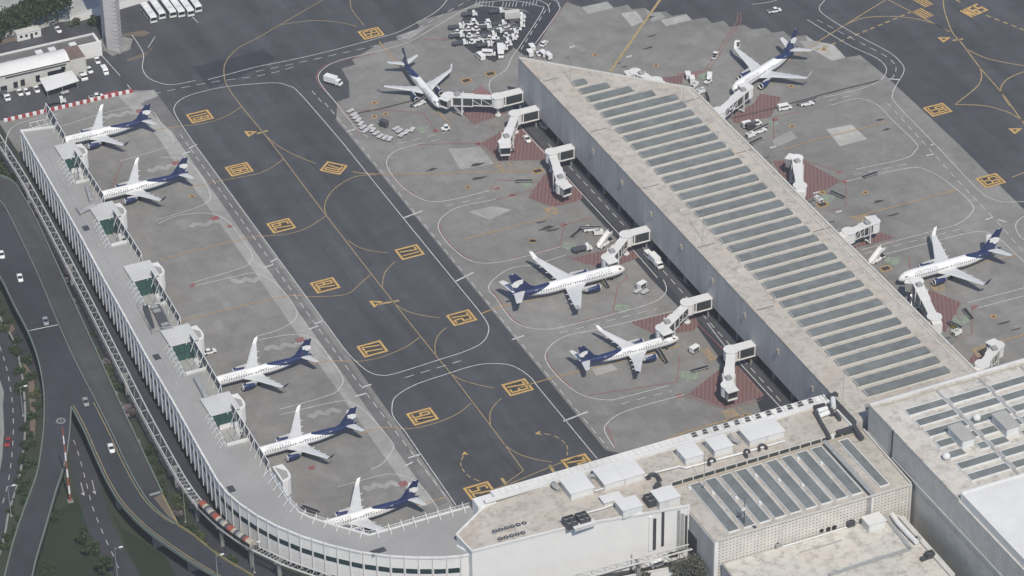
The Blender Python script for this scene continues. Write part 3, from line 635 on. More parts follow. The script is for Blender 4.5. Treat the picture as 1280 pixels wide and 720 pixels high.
em = MB(); em.prism([at2(*p, ZD) for p in ((192, 622), (203, 617), (221, 653), (210, 645))], ZD-.01, ZD+.012, 'earth', bottom=False); em.build('earth_surface', dk)
sup = MB()
for q in ((150, 612), (196, 660), (240, 690), (62, 600), (35, 660), (30, 320), (90, 420), (130, 470), (60, 450), (62, 360)):
    x, y = at2(*q, ZD); sup.box(x-1.4, x+1.4, y-.9, y+.9, 0, ZD-1.3, 'concrete_wall')
sup.build('support_pier', dk)
rg_ = MB(); x, y = at2(76, 526, ZD)
n = 20
rg_.mesh([(x+r*math.cos(2*PI*k/n), y+r*1.1*math.sin(2*PI*k/n), ZK) for r in (1.5, .95) for k in range(n)], [(k, (k+1) % n, n+(k+1) % n, n+k) for k in range(n)], 'old_line')
rg_.strip([(x, y-.8), (x, y+.8)], .35, ZK, 'old_line'); rg_.build('speed_roundel_marking', dk)
# ------------------------------------------------------------------ buildings
def part(mb, name, parent, label=None):
    o = mb.build(name, parent)
    if label: o['label'] = label
    return o
def skylight(parent, x0, x1, y0, y1, z, frame_w=.17, h=.45):
    """roof skylight: a raised white frame round a slab of grey glazing"""
    m = MB(); m.box(x0, x1, y0, y1, z-.1, z+h, 'skylight_glass'); g = m.build('skylight', parent)
    f = MB()
    for a, b, c, d in ((x0-frame_w, x1+frame_w, y0-frame_w, y0-.003), (x0-frame_w, x1+frame_w, y1+.003, y1+frame_w), (x0-frame_w, x0-.003, y0-.003, y1+.003), (x1+.003, x1+frame_w, y0-.003, y1+.003)): f.box(a, b, c, d, z-.1, z+h+.12, 'white_metal')
    f.build('frame', g); return g

def box_skylight(parent, x0, x1, y0, y1, z, h=.95):
    """raised glazed box with a thin pale rim and a pale kerb at its foot"""
    m = MB(); m.box(x0, x1, y0, y1, z-.1, z+h, 'skylight_glass'); g = m.build('skylight', parent); f = MB(); w = .13
    f.box(x0-w, x0-.003, y0-.003, y1+.003, z-.1, z+h+.05, 'cream_wall')
    f.build('rim', g); k = MB(); k.box(x0-.3, x1+.3, y0-.5, y0-.004, z-.1, z+.14, 'cream_wall'); k.build('kerb', g); return g

# --- the concourse on the right
b = thing('concourse_building', 'long grey walled concourse with rows of skylights on its stained roof', 'building', (74, -20, 0))
ZR_ = 20.0
foot = [(51, -137), (97, -137), (97, 59), (51, 105)]
m = MB(); m.prism(foot, 5.0, ZR_-.3, 'ribbed_grey', bottom=True); part(m, 'wall', b)
m = MB(); m.prism([(51.5, -136.5), (96.5, -136.5), (96.5, 58.8), (51.5, 103.8)], ZR_-.298, ZR_, 'dirty_roof', bottom=False)
part(m, 'roof', b)
m = MB()
m.box(50.95, 51.5, -137, 104.4, ZR_-.29, ZR_+.35, 'dirty_roof'); m.box(96.4, 97.05, -137, 59, ZR_-.29, ZR_+.4, 'cream_wall'); m.beam((51.2, 104.6, ZR_+.02), (96.9, 58.9, ZR_+.02), .7, .7, 'cream_wall'); m.box(94.2, 94.6, -137, 58, ZR_, ZR_+.22, 'cream_wall')
part(m, 'parapet', b)
m = MB(); m.prism([(57, -136.9), (92, -136.9), (92, 57), (57, 96)], 0, 4.998, 'recess_shade', bottom=False); part(m, 'ground_floor', b)  # set-back floor coloured as dark as the shade under the overhang
for k in range(18):
    y = -120+k*12.2; m = MB(); m.box(52.3, 53.3, y-.5, y+.5, 0, 5.0, 'concrete_wall'); part(m, 'column', b)
for k in range(8):
    y = -110+k*22; m = MB(); m.box(50.55, 50.94, y-1.0, y+.1, 14.2, 15.8, 'beige'); part(m, 'wall_hatch', b)
for k in range(36):
    y1 = -123.9+k*5.86; y0 = y1-3.2; x1 = 88.7
    if y1 > 57.5: x1 = 88.7-(y1-57.5)/5.86*5.9
    if y1 > 81.5: break
    box_skylight(b, 60.2, x1+.3, y1-3.85, y1-.75, ZR_)
m = MB()
for k in range(34): m.box(60+(k*7) % 23, 61+(k*7) % 23, -121.7+k*5.86, -121.1+k*5.86, ZR_, ZR_+.5, 'grey_metal')
part(m, 'roof_vent', b)
m = MB()
for y in (86, 48, 8, -32, -72): m.box(51.5, 58, y-.1, y+.1, ZR_, ZR_+.09, 'dark_metal')
for y in (52, 14, -40): m.box(90, 96.3, y-.1, y+.1, ZR_, ZR_+.09, 'dark_metal')
part(m, 'roof_joint', b)
m = MB()
for y, s in ((30, 1), (-10, 1), (-50, 1)): m.box(56.6, 59.2, y, y+.5, ZR_, ZR_+.3, 'cream_wall')
part(m, 'drain_channel', b)

# --- main building between the piers
b = thing('terminal_building', 'broad white terminal building crowded with rooftop plant rooms', 'building', (-15, -132, 0)); mainb = b
ZM = 19.8
foot = [(-67.9, -121), (48.5, -121), (48.5, -139), (-13, -139), (-13, -151.9), (-22.4, -150.4), (-46.5, -146), (-79.0, -143.9), (-79.5, -134.5)]
def rise(x): return -2.3*min(1, max(0, (-46.5-x)/33))          # the roof falls gently towards the pier
def tilt(m, z0):
    m.v = [(x, y, z+(rise(x) if z > z0 else 0)) for x, y, z in m.v]; return m
wing = [(-46.5, -121), (-46.5, -146), (-46.5, -146.01), tuple(at2(590, 690, 17.5)), tuple(at2(570.5, 669, 17.5)), tuple(at2(604.4, 635.6, 18.2)), (-66.5, -121)]
wing = [w for k, w in enumerate(wing) if k != 2]
eastp = [(-46.5, -121), (48.5, -121), (48.5, -139), (-13, -139), (-13, -151.9), (-22.4, -150.4), (-46.5, -146)]
m = MB(); m.prism(eastp, 0, ZM-.4, 'white_wall'); part(m, 'wall', b); m = MB(); m.prism(wing, 0, ZM-.4, 'white_wall'); part(tilt(m, 10), 'wall', b)
m = MB(); m.prism(eastp, ZM-.398, ZM, 'dirty_roof', bottom=False); part(m, 'roof', b); m = MB(); m.prism(wing, ZM-.398, ZM, 'dirty_roof', bottom=False); part(tilt(m, 10), 'roof', b)
m = MB()
for p, q in [((-13, -151.9), (-22.4, -150.4)), ((-22.4, -150.4), (-46.5, -146)), ((48.5, -121), (48.5, -139))]: m.beam((*p, ZM+.15), (*q, ZM+.15), .5, .7, 'clean_white_roof')
for p, q in [(wing[1], wing[2]), (wing[2], wing[3]), (wing[3], wing[4]), (wing[4], wing[5])]: m.beam((*p, ZM+.12+rise(p[0])), (*q, ZM+.12+rise(q[0])), .5, .55, 'clean_white_roof')
part(m, 'parapet', b)
m = MB(); m.box(-68.2, -62.5, -125.2, -120.9, 12, ZM-.5, 'white_wall', 'clean_white_roof'); part(m, 'corner_block', b)
m = MB(); m.box(-62.4, 48, -123.8, -120.7, ZM-2.2, ZM+.12, 'white_wall', 'clean_white_roof'); m.box(-66, 48, -125.4, -124.3, ZM+.0, ZM+.8, 'clean_white_roof')
part(m, 'eave', b)
for k in range(53):
    x = -62.2+k*2.1; m = MB(); m.box(x, x+.22, -124.25, -120.65, ZM-.55, ZM+.36, 'clean_white_roof' if k < 34 else 'cream_wall'); part(m, 'louvre_fin', b)
m = MB()
for y in (-120.9, -122.2, -123.5): m.box(-62.4, 48, y, y+.2, ZM+.13, ZM+.32, 'clean_white_roof')
part(m, 'louvre_rail', b)
for k in range(12):
    m = MB(); x = 3+k*3.6; m.box(x, x+1.5, -123.3, -122.4, ZM+.1, ZM+.58, 'grey_metal', 'dark_metal'); part(m, 'roof_grille', b); m = MB(); m.box(x+.4, x+1.7, -122.0, -121.1, ZM+.1, ZM+.5, 'grey_metal', 'dark_metal'); part(m, 'roof_grille', b)
# south front: pilasters, dark vents and panels
m = MB()
def fpt(t, off, z):   # along the slanted white front from (-46.5,-146) to (-13,-151.9)
    a, c = Vector((-22.4, -150.4)), Vector((-13, -151.9)); d = (c-a).normalized(); nrm = Vector((d.y, -d.x)); p = a+d*t+nrm*off; return (p.x, p.y, z)
for t, w, z0, z1, mt in ((-2.4, .9, 6, 18.6, 'white_wall'), (-1.1, .9, 6.2, 17.6, 'dark_metal'), (1.4, .8, 7, 19.4, 'dark_metal'), (6.2, .9, 3, 19, 'grey_metal'), (7.4, 1.0, 3, 17.6, 'grey_wall'), (8.5, .6, 4, 16.6, 'dark_metal'), (9.2, .5, 2, 19.6, 'white_wall')):
    q = [fpt(t-w/2, -.2, 0)[:2], fpt(t+w/2, -.2, 0)[:2], fpt(t+w/2, .28, 0)[:2], fpt(t-w/2, .28, 0)[:2]]
    m.prism(q, z0, z1, mt)
part(m, 'facade_panel', b)
m = MB(); m.beam(fpt(-8, .1, .5), fpt(-8, .1, 6), .3, .3, 'steel'); m.beam(fpt(3.4, .2, 3.2), fpt(6.2, .2, 3.2), .5, 1.6, 'dark_metal'); part(m, 'downpipe', b)
# clerestory band towards the lower hall
m = MB(); m.box(-12.9, 48.4, -139.25, -139.002, 17.9, ZM-.35, 'cream_wall'); part(m, 'clerestory_wall', b)
for k in range(17):
    x = -12.2+k*3.58; m = MB(); m.box(x, x+3.1, -139.38, -139.252, 18.2, ZM-.5, 'bridge_glass'); part(m, 'clerestory_window', b)

# --- lower hall with long skylights in front of it
b = thing('departures_hall', 'lower hall with a perforated white front and long grey skylights', 'building', (20, -154, 0))
ZA = 18.0
foot = [(-13, -167.8), (51.2, -168.6), (52.3, -139.1), (-12.95, -139.1)]
m = MB(); m.prism([(-12.9, -167.4), (51.1, -168.2), (52.2, -139.3), (-12.9, -139.3)], 0, ZA-.6, 'grey_wall'); part(m, 'core_wall', b)
m = MB(); m.beam((-13.1, -167.7, 8.8), (-13.1, -139.45, 8.8), .35, 17.5, 'ribbed_grey'); part(m, 'side_wall', b)
m = MB(); m.box(-13.5, -13.28, -157.5, -151.5, 3.5, 11.5, 'recess_shade'); part(m, 'train_opening', b)  # dark slab on the wall; the opening's inner shade is its colour
m = MB(); m.beam((-12.0, -167.68, 9.4), (36.6, -168.2, 9.4), .4, 16.6, 'perforated_white'); part(m, 'perforated_front', b)
m = MB(); m.beam((38.6, -168.25, 9.4), (51.0, -168.5, 9.4), .4, 16.6, 'perforated_white'); part(m, 'perforated_front', b)
m = MB(); m.box(-13.2, -12.0, -168.1, -167.3, 0, ZA, 'white_wall'); m.box(50.9, 51.6, -168.95, -168.1, 0, ZA, 'cream_wall'); m.box(38.1, 38.7, -168.75, -168, 6, ZA-.8, 'white_metal'); part(m, 'pilaster', b)
m = MB(); m.prism(foot, ZA-.598, ZA, 'dirty_roof'); part(m, 'roof', b)
m = MB(); m.beam((-13, -168.0, ZA+.1), (51.2, -168.8, ZA+.1), .35, .5, 'cream_wall'); m.beam((-13.0, -140.1, ZA+.2), (51, -140.1, ZA+.2), .8, .4, 'beige'); m.beam((52.0, -139.4, ZA+.3), (51.2, -168.7, ZA+.3), .5, .7, 'cream_wall'); part(m, 'parapet', b)
for k in range(9):
    x = -7.2+k*5.08; skylight(b, x-.45, x+2.95, -166, -141.4, ZA, .18, .4)
skylight(b, 42.4, 45.3, -166, -141.6, ZA, .25, .4)
m = MB(); m.box(37.9, 39.4, -168.4, -139.4, ZA, ZA+.5, 'grey_metal'); part(m, 'roof_gutter', b); m = MB(); m.box(37.3, 37.85, -168.4, -139.4, ZA, ZA+.25, 'dark_metal'); part(m, 'roof_gutter', b); m = MB(); m.beam((0.4, -167.3, ZA+.12), (-.6, -153, ZA+.12), .9, .2, 'dark_metal'); part(m, 'roof_gutter', b)
m = MB()
for k in range(9): m.box(-8.6+k*5.08, -7.8+k*5.08, -143-(k*5 % 17), -142.2-(k*5 % 17), ZA, ZA+.6, 'white_metal')
part(m, 'roof_vent', b)

# --- tall block on the right
b = thing('tall_terminal_block', 'tallest grey walled block with a grid of skylights at the right edge', 'building', (90, -200, 0)); tallb = b
ZT = 28.0
m = MB(); m.prism([(52.7, -140.7), (160, -140.7), (160, -300), (52.7, -300)], 0, ZT-.4, 'perforated_grey'); part(m, 'wall', b)
m = MB(); m.prism([(52.75, -140.75), (160, -140.75), (160, -192), (52.75, -192)], ZT-.398, ZT, 'white_dirty_roof', bottom=False); part(m, 'roof', b)
m = MB(); m.prism([(53.3, -192), (160, -192), (160, -300), (53.3, -300)], ZT-.398, 30.4, 'clean_white_roof', bottom=False); part(m, 'raised_roof', b)
m = MB(); m.box(52.65, 160, -141.4, -140.65, ZT-.39, ZT+.5, 'clean_white_roof'); m.box(52.65, 53.2, -191.9, -141.41, ZT-.39, ZT+.3, 'white_dirty_roof'); m.box(56, 160, -143.2, -142.8, ZT, ZT+.25, 'beige'); m.box(53.25, 160, -192.6, -192.01, ZT, 30.7, 'white_metal'); part(m, 'parapet', b)
m = MB(); m.box(52.9, 160, -140.6, -138.2, ZT-3.4, ZT-2.2, 'grey_metal'); m.box(52.9, 160, -138.4, -138.1, ZT-2.2, ZT-1.4, 'steel'); part(m, 'ledge', b)
m = MB(); m.box(52.45, 52.69, -155.2, -154.6, 8, ZT, 'dark_metal'); m.box(52.5, 52.69, -300, -140.8, 17.6, 18.4, 'cream_wall'); part(m, 'wall_joint', b)
for c in range(6):
    for k in range(8):
        x0 = 60.7+c*14.65; y1 = -147.9-k*5.87+(-.4 if c else 0)
        if y1-3 < -191: continue
        if (c == 0 and k in (3, 4)) : skylight(b, x0, x0+5.2, y1-3.0, y1, ZT, .2, .4); skylight(b, x0+10.2, x0+13, y1-3.0, y1, ZT, .2, .4); continue
        if (c == 1 and k in (3, 4)) : skylight(b, x0, x0+5.0, y1-3.0, y1, ZT, .2, .4); skylight(b, x0+10.6, x0+13.2, y1-3.0, y1, ZT, .2, .4); continue
        skylight(b, x0, x0+13.0, y1-3.0, y1, ZT, .2, .4)
m = MB()
for c in range(1, 6): m.box(60.2+c*14.65-.75, 60.2+c*14.65-.1, -191, -143.4, ZT, ZT+.3, 'steel')
part(m, 'cable_tray', b)

# --- low white roof in front of the perforated wall
b = thing('low_annex', 'low annex with a stained white roof below the perforated wall', 'building', (18, -195, 0))
ZL = 9.5
foot = [(-11, -168.6), (40.6, -169.2), (46.9, -170), (46.2, -203), (40, -204), (38, -232), (-14, -232)]
m = MB(); m.prism(foot, 0, ZL-.3, 'cream_wall'); part(m, 'wall', b)
m = MB(); m.prism(foot, ZL-.298, ZL, 'white_dirty_roof', bottom=False); part(m, 'roof', b)
m = MB()
pp = [at(*q, ZL) for q in ((1036, 720), (1080, 705), (1138, 687), (1105, 645))]
for a, c in zip(pp, pp[1:]): m.beam((a.x, a.y, ZL+.25), (c.x, c.y, ZL+.25), 1.1, .5, 'grey_metal')
part(m, 'roof_gutter', b)
m = MB(); m.beam((-11, -168.9, ZL+.3), (-13.6, -231, ZL+.3), .6, .6, 'concrete_wall'); part(m, 'parapet', b); m = MB(); m.beam((46.4, -172, ZL+.4), (46, -202, ZL+.4), 1.6, .8, 'cream_wall'); part(m, 'parapet', b)

# --- long curved pier on the left
b = thing('terminal_pier', 'long white ribbed pier with a flat grey terrace curving round the apron', 'building', (-118, 20, 0)); pier = b
ZP = 15.0
outer = [(-121.9, 141.9), (-123.7, 93.4), (-124.7, 68.8), (-126.1, 41.2), (-126.9, 20), (-128.2, -6.5), (-128.9, -31.7), (-130.0, -58.3), (-130.6, -75.5), (-130.2, -82), (-128.6, -89), (-126.2, -96), (-122.9, -103), (-118.2, -110.6), (-112.4, -118), (-105.5, -125), (-98.5, -130.4), (-92, -134.2), (-85.5, -137.3), (-79.8, -139.2), (-77, -139.4)]
inner = [(-68, -119), (-85.2, -118.8), (-100.1, -118.7), (-103.0, -115), (-107.4, -110.2), (-112.6, -103.2), (-114.3, -99.8), (-115.1, -93.0), (-114.9, -58.2), (-113.4, -20), (-111.4, 50), (-110.3, 139.5)]
def inner_x(y):
    for (x0, y0), (x1, y1) in zip(inner[7:], inner[8:]):
        if y0 <= y <= y1: return x0+(x1-x0)*(y-y0)/(y1-y0)
    return -110.3
def outer_x(y):
    for (x0, y0), (x1, y1) in zip(outer, outer[1:]):
        if y1 <= y <= y0: return x0+(x1-x0)*(y-y0)/(y1-y0)
    return -122
GATES = [(117.0, -114.7), (75.0, -116.5), (35.5, -118.0), (-4.2, -119.5), (-44.4, -121.0)]   # south edge of each gate house, its west edge
plan = outer+[(-72, -138), (-68, -121)]+inner[:8]
# east side of the terrace with the sunk courts cut out
for gy, gx in GATES[::-1]:
    plan += [(inner_x(gy-16), gy-16), (gx-1.2, gy-16), (gx, gy), (inner_x(gy), gy)]
plan += [inner[-1]]
m = MB(); m.prism(plan, 4.2, ZP-.25, 'white_wall'); part(m, 'wall', b)
m = MB(); m.prism(plan, ZP-.248, ZP, 'terrace_grey', bottom=False); part(m, 'roof', b)
m = MB(); m.prism([(x+2.5, y) for x, y in outer[:16]]+[(-100, -126), (-84, -133), (-76, -132), (-76, -121), (-99, -121), (-114, -99), (-113, -55), (-110.8, 60), (-110.8, 138)], 0, 4.198, 'recess_shade', bottom=False); part(m, 'ground_floor', b)  # shade below the pier is put into this floor's dark colour
m = MB()
for p, q in zip(outer, outer[1:]): m.beam((*p, ZP+.1), (*q, ZP+.1), .55, .55, 'clean_white_roof')
m.beam((-121.9, 141.7, ZP+.2), (-110.3, 139.3, ZP+.2), .8, .7, 'clean_white_roof'); m.beam((-79.2, -134.4, ZP+.2), (-77.2, -139.2, ZP+.2), .5, .6, 'white_metal')
part(m, 'parapet', b)
# ribs and windows along the outer face
pts = [Vector(p) for p in outer]; Ls = [0]
for a, c in zip(pts, pts[1:]): Ls.append(Ls[-1]+(c-a).length)
def along(s):
    for i in range(len(pts)-1):
        if s <= Ls[i+1] or i == len(pts)-2:
            d = (pts[i+1]-pts[i]).normalized(); return pts[i]+d*(s-Ls[i]), d, Vector((d.y, -d.x))
STEP = 4.05; nrib = int(Ls[-1]/STEP)
for k in range(nrib+1):
    p, d, nn = along(min(k*STEP+.1, Ls[-1]-.05)); m = MB(); nn = -nn if nn.dot(p-Vector((-100, 0))) < 0 else nn
    a = p+nn*.2; m.beam((a.x, a.y, 3.0), (a.x, a.y, ZP+.9), .18, .30, 'rib_white', up=(nn.x, nn.y, 0)); part(m, 'rib', b)
    if k < nrib:
        q0, _, _ = along(k*STEP+(.95 if k < 54 else .45)); q1, _, _ = along(min((k+1)*STEP-(.75 if k < 54 else .25), Ls[-1]))
        q0 = q0+nn*.02; q1 = q1+nn*.02; m = MB(); m.beam((q0.x, q0.y, 10.1), (q1.x, q1.y, 10.1), .16, 1.7, 'facade_glass'); part(m, 'window', b)
# kerb line on the terrace, drains and odd pieces
m = MB(); kl = [Vector((outer_x(y)+4.2, y)) for y in (131.7, 104, 80, 40, 2, -25)]
for a, c in zip(kl, kl[1:]): m.beam((a.x, a.y, ZP+.06), (c.x, c.y, ZP+.06), .5, .14, 'grey_wall')
m.beam((kl[0].x, 131.7, ZP+.06), (-112.4, 131.6, ZP+.06), .5, .14, 'grey_wall')
for y in (118, 90, 60, 28, -6, -24): m.beam((outer_x(y)+.6, y, ZP+.02), (outer_x(y)+6, y, ZP+.02), .12, .06, 'grey_wall')
part(m, 'drain_channel', b)
for (gy, gx) in GATES:
    ix = inner_x(gy)
    # gate house: white box with a glazed south end over a sunk court
    g = MB(); g.box(gx, ix+2.2, gy+.4, gy+8.6, 4.6, ZP+.55, 'white_wall', 'clean_white_roof'); gh = part(g, 'gate_house', b)
    g = MB(); g.box(gx-.35, ix+2.6, gy-.5, gy+9, ZP+.552, ZP+1.0, 'white_metal', 'plain_roof'); part(g, 'gate_roof', gh)
    gz = 9.2 if gy in (75.0, 35.5, -4.2) else 11.4
    g = MB(); g.box(gx+.3, ix+1.7, gy-.3, gy-.01, gz, ZP+.4, 'green_glass'); part(g, 'glass_wall', gh)
    g = MB()
    for k in range(1, 4): x = gx+.3+(ix+1.3-gx)*k/4; g.box(x-.06, x+.06, gy-.38, gy-.302, gz, ZP+.4, 'facade_glass')
    g.box(gx+.3, ix+1.7, gy-.37, gy-.302, (gz+ZP)/2-.06, (gz+ZP)/2+.06, 'facade_glass'); part(g, 'mullion', gh)
    g = MB(); g.box(gx+1.4, gx+2.3, gy-.12, gy-.01, 9.3, 11.2, 'dark_metal') if gz > 10 else g.box(ix-.4, ix+.2, gy-.36, gy-.302, 9.3, 11.0, 'dark_metal'); part(g, 'door', gh)
    # sunk court floor, its beam and balustrade
    g = MB(); g.prism([(gx-1.2, gy-16), (ix, gy-16), (ix, gy), (gx, gy)], 8.6, 9.2, 'terrace_grey'); part(g, 'court_floor', b)
    g = MB(); g.box(gx-1.0, ix-.4, gy-16.4, gy-15.6, ZP+.02, ZP+.75, 'clean_white_roof'); part(g, 'court_beam', b)
    g = MB(); a = Vector((gx-.2, gy)); c = Vector((gx-1.4, gy-16))
    g.beam((a.x, a.y, ZP+1.15), (c.x, c.y, ZP+1.15), .12, .12, 'white_metal'); g.beam((a.x-.9, a.y, ZP+.25), (c.x-.9, c.y, ZP+.25), .12, .12, 'white_metal'); g.beam((a.x, a.y, ZP+.1), (c.x, c.y, ZP+.1), .25, .2, 'white_metal')
    for k in range(7):
        p = a.lerp(c, k/6); g.beam((p.x, p.y, ZP+1.6), (p.x-1.9, p.y-.1, ZP+.05), .14, .14, 'white_metal'); g.beam((p.x, p.y, ZP), (p.x, p.y, ZP+1.7), .16, .16, 'white_metal')
    part(g, 'balustrade', b)
    g = MB()
    for k in range(2): x = gx+1.6+k*2.2; g.beam((x, gy-15.5, ZP+.1), (x+.3, gy-1.5-3*(k == 0), 9.4+1.2*k), .12, .12, 'white_metal')
    part(g, 'court_brace', b)
# last gate: only its curved cladding shows above the terrace
for gy in [g[0] for g in GATES]+[-84.0]:
    ix = inner_x(gy); g = MB(); n = 10
    g.prism([(ix+1.72, gy-.1), (ix+3.4, gy+.1), (ix+4.6, gy+.9), (ix+5.3, gy+2.4), (ix+5.4, gy+4.5), (ix+5.0, gy+8.4), (ix+1.72, gy+8.4)], 9.0, ZP-.2, 'white_wall', 'clean_white_roof')
    g.prism([(ix+2.3, gy+.9), (ix+4.3, gy+1.6), (ix+4.8, gy+4.4), (ix+2.3, gy+7.6)], ZP-.2, ZP+.0, 'grey_metal', 'terrace_grey', bottom=False)
    part(g, 'boarding_lounge', b)
    g = MB(); g.box(ix+.3, ix+4.5, gy+2.5, gy+9.5, 4.4, 9.0, 'cream_wall', 'terrace_grey'); g.beam((ix+2.0, gy+9, 6.2), (ix+4.0, gy+15.5, 5.2), 2.6, 2.6, 'cream_wall'); part(g, 'boarding_bridge', b)
    g = MB(); g.box(ix+2.6, ix+3.2, gy+3, gy+3.6, 0, 4.4, 'grey_metal'); g.box(ix+2.9, ix+3.4, gy+13.6, gy+14.1, 0, 4.2, 'grey_metal'); part(g, 'bridge_support', b)

# --- mesh screens along the terrace edge
SCREENS = [((136, 126.8), 'behind the farthest gate house'), ((116.5, 84.4), 'between the farthest two gate houses'), ((74.5, 45), 'after the second farthest gate house'), ((35, 5.2), 'beside the dark cooling plant'), ((-4.7, -35), 'beside the long tapering duct'), ((-45, -78), 'just before the terrace bends')]
for (y0, y1), where in SCREENS:
    f = thing('mesh_screen', 'tall dark mesh screen with white braces '+where, 'screen fence', (inner_x(y0), (y0+y1)/2, ZP), 'mesh screens along the terrace edge')
    n = max(2, round((y0-y1)/4.1)); zb = 9.2 if y0 in (116.5, 74.5, 35, -4.7, -45) else ZP
    m = MB(); m.beam((inner_x(y0)-.15, y0, ZP+1.9), (inner_x(y1)-.15, y1, ZP+1.9), .1, 3.6, 'mesh_fence'); part(m, 'mesh_panel', f)
    m = MB()
    for z in (ZP+3.8, ZP+.05): m.beam((inner_x(y0)-.15, y0, z), (inner_x(y1)-.15, y1, z), .22, .2, 'white_metal')
    part(m, 'rail', f)
    for k in range(n+1):
        y = y0+(y1-y0)*k/n; x = inner_x(y)-.15; m = MB(); m.beam((x, y, ZP), (x, y, ZP+4.1), .16, .16, 'white_metal'); m.beam((x, y, ZP+3.8), (x-1.6, y-.2, ZP+.03), .16, .16, 'white_metal'); part(m, 'brace_post', f)
f = thing('white_railing', 'white braced railing following the bend of the terrace round the nearest jet', 'railing', (-104, -112, ZP))
rail = [(-115.1, -79), (-115.1, -93.0), (-114.3, -99.8), (-112.6, -103.2), (-107.4, -110.2), (-103.0, -115), (-100.1, -118.7), (-95, -118.8), (-85.2, -118.8), (-76, -118.9), (-68.3, -119)]
m = MB()
for p, q in zip(rail, rail[1:]):
    for z, w in ((ZP+1.5, .14), (ZP+.85, .08), (ZP+.12, .5)): m.beam((*p, z), (*q, z), w, w*.7, 'clean_white_roof' if w > .3 else 'white_metal')
part(m, 'rail', f)
rp_ = [Vector(p) for p in rail]; tot = sum((c-a).length for a, c in zip(rp_, rp_[1:])); s = 0; k = 0
for a, c in zip(rp_, rp_[1:]):
    L = (c-a).length; d = (c-a)/L; nn = Vector((d.y, -d.x))
    while s < k+L:
        p = a+d*(s-k); m = MB(); m.beam((p.x, p.y, ZP), (p.x, p.y, ZP+2.4), .2, .2, 'white_metal'); m.beam((p.x, p.y, ZP+1.9), (p.x+nn.x*2.3, p.y+nn.y*2.3, ZP+.05), .17, .17, 'white_metal'); part(m, 'brace_post', f); s += 3.9
    k += L
m = MB(); s = 0
for a, c in zip(rp_[5:], rp_[6:]):
    L = (c-a).length; d = (c-a)/L
    for q in range(int(L/1.1)): p = a+d*(q*1.1); m.beam((p.x, p.y, ZP+.2), (p.x, p.y, ZP+1.5), .07, .07, 'white_metal')
part(m, 'baluster', f)
# open steel frame at the far end of the pier
f = thing('steel_frame', 'open white steel frame at the far end of the pier', 'steel frame', (-112, 146, 0))
m = MB()
for x in (-117, -114.3, -111.6):
    for y in (141.5, 145, 148.5): m.beam((x, y, 0), (x, y, 13.5), .2, .2, 'white_metal')
part(m, 'post', f); m = MB()
for z in (10.2, 13.4):
    for y in (141.5, 145, 148.5): m.beam((-117, y, z), (-111.6, y, z), .18, .18, 'white_metal')
    for x in (-117, -114.3, -111.6): m.beam((x, 141.5, z), (x, 148.5, z), .18, .18, 'white_metal')
part(m, 'beam', f)
f = thing('mesh_screen', 'tall dark mesh screen with white braces beside the open steel frame', 'screen fence', (-110, 145, 0), 'mesh screens along the terrace edge')
m = MB(); m.beam((-110.2, 137, ZP+1.6), (-110.0, 150, ZP+1.6), .1, 4.6, 'mesh_fence'); part(m, 'mesh_panel', f); m = MB(); m.beam((-110.2, 137, ZP+4), (-110, 150, ZP+4), .22, .2, 'white_metal'); part(m, 'rail', f)
for k in range(4):
    y = 137.5+k*4; m = MB(); m.beam((-110.1, y, 9), (-110.1, y, ZP+4), .16, .16, 'white_metal'); m.beam((-110.1, y, ZP+3.8), (-111.9, y-.2, ZP), .16, .16, 'white_metal'); part(m, 'brace_post', f)

# --- control tower
b = thing('control_tower', 'tall pale perforated control tower shaft rising out of the picture', 'tower', (-67.5, 207, 0))
p = [Vector(at2(*q)) for q in ((134, 64.5), (149.5, 67.5), (154, 61.5))]
ctr = Vector((-67.6, 208.2)); p0 = Vector(at2(128.5, 53)); foot = [tuple(q) for q in (p0, p[0], p[1], p[2])]+[tuple(p[2]+Vector((0.6, 6))), tuple(p0+Vector((4.2, 3.2)))]
m = MB(); m.prism(foot, 0, 44, 'perforated_tower'); part(m, 'shaft', b)
m = MB(); m.prism([tuple(ctr+(Vector(q)-ctr)*1.5) for q in foot], 44.002, 50, 'dark_glass'); part(m, 'control_cab', b)
m = MB(); m.prism([tuple(ctr+(Vector(q)-ctr)*1.6) for q in foot], 50.002, 51, 'white_metal'); part(m, 'cab_roof', b)
m = MB(); m.prism([at2(*q) for q in ((124, 60), (140, 71), (163, 62), (166, 50), (150, 46), (126, 50))], .10, .5, 'concrete_wall'); part(m, 'plinth', b)
for k in range(7):
    q = foot[1]; q2 = foot[2]; t = (k+.5)/7; x = q[0]+(q2[0]-q[0])*t; y = q[1]+(q2[1]-q[1])*t-.9; m = MB(); m.cyl((x, y), .45, .5, 1.5, 'grey_wall', 8); part(m, 'planter', b)

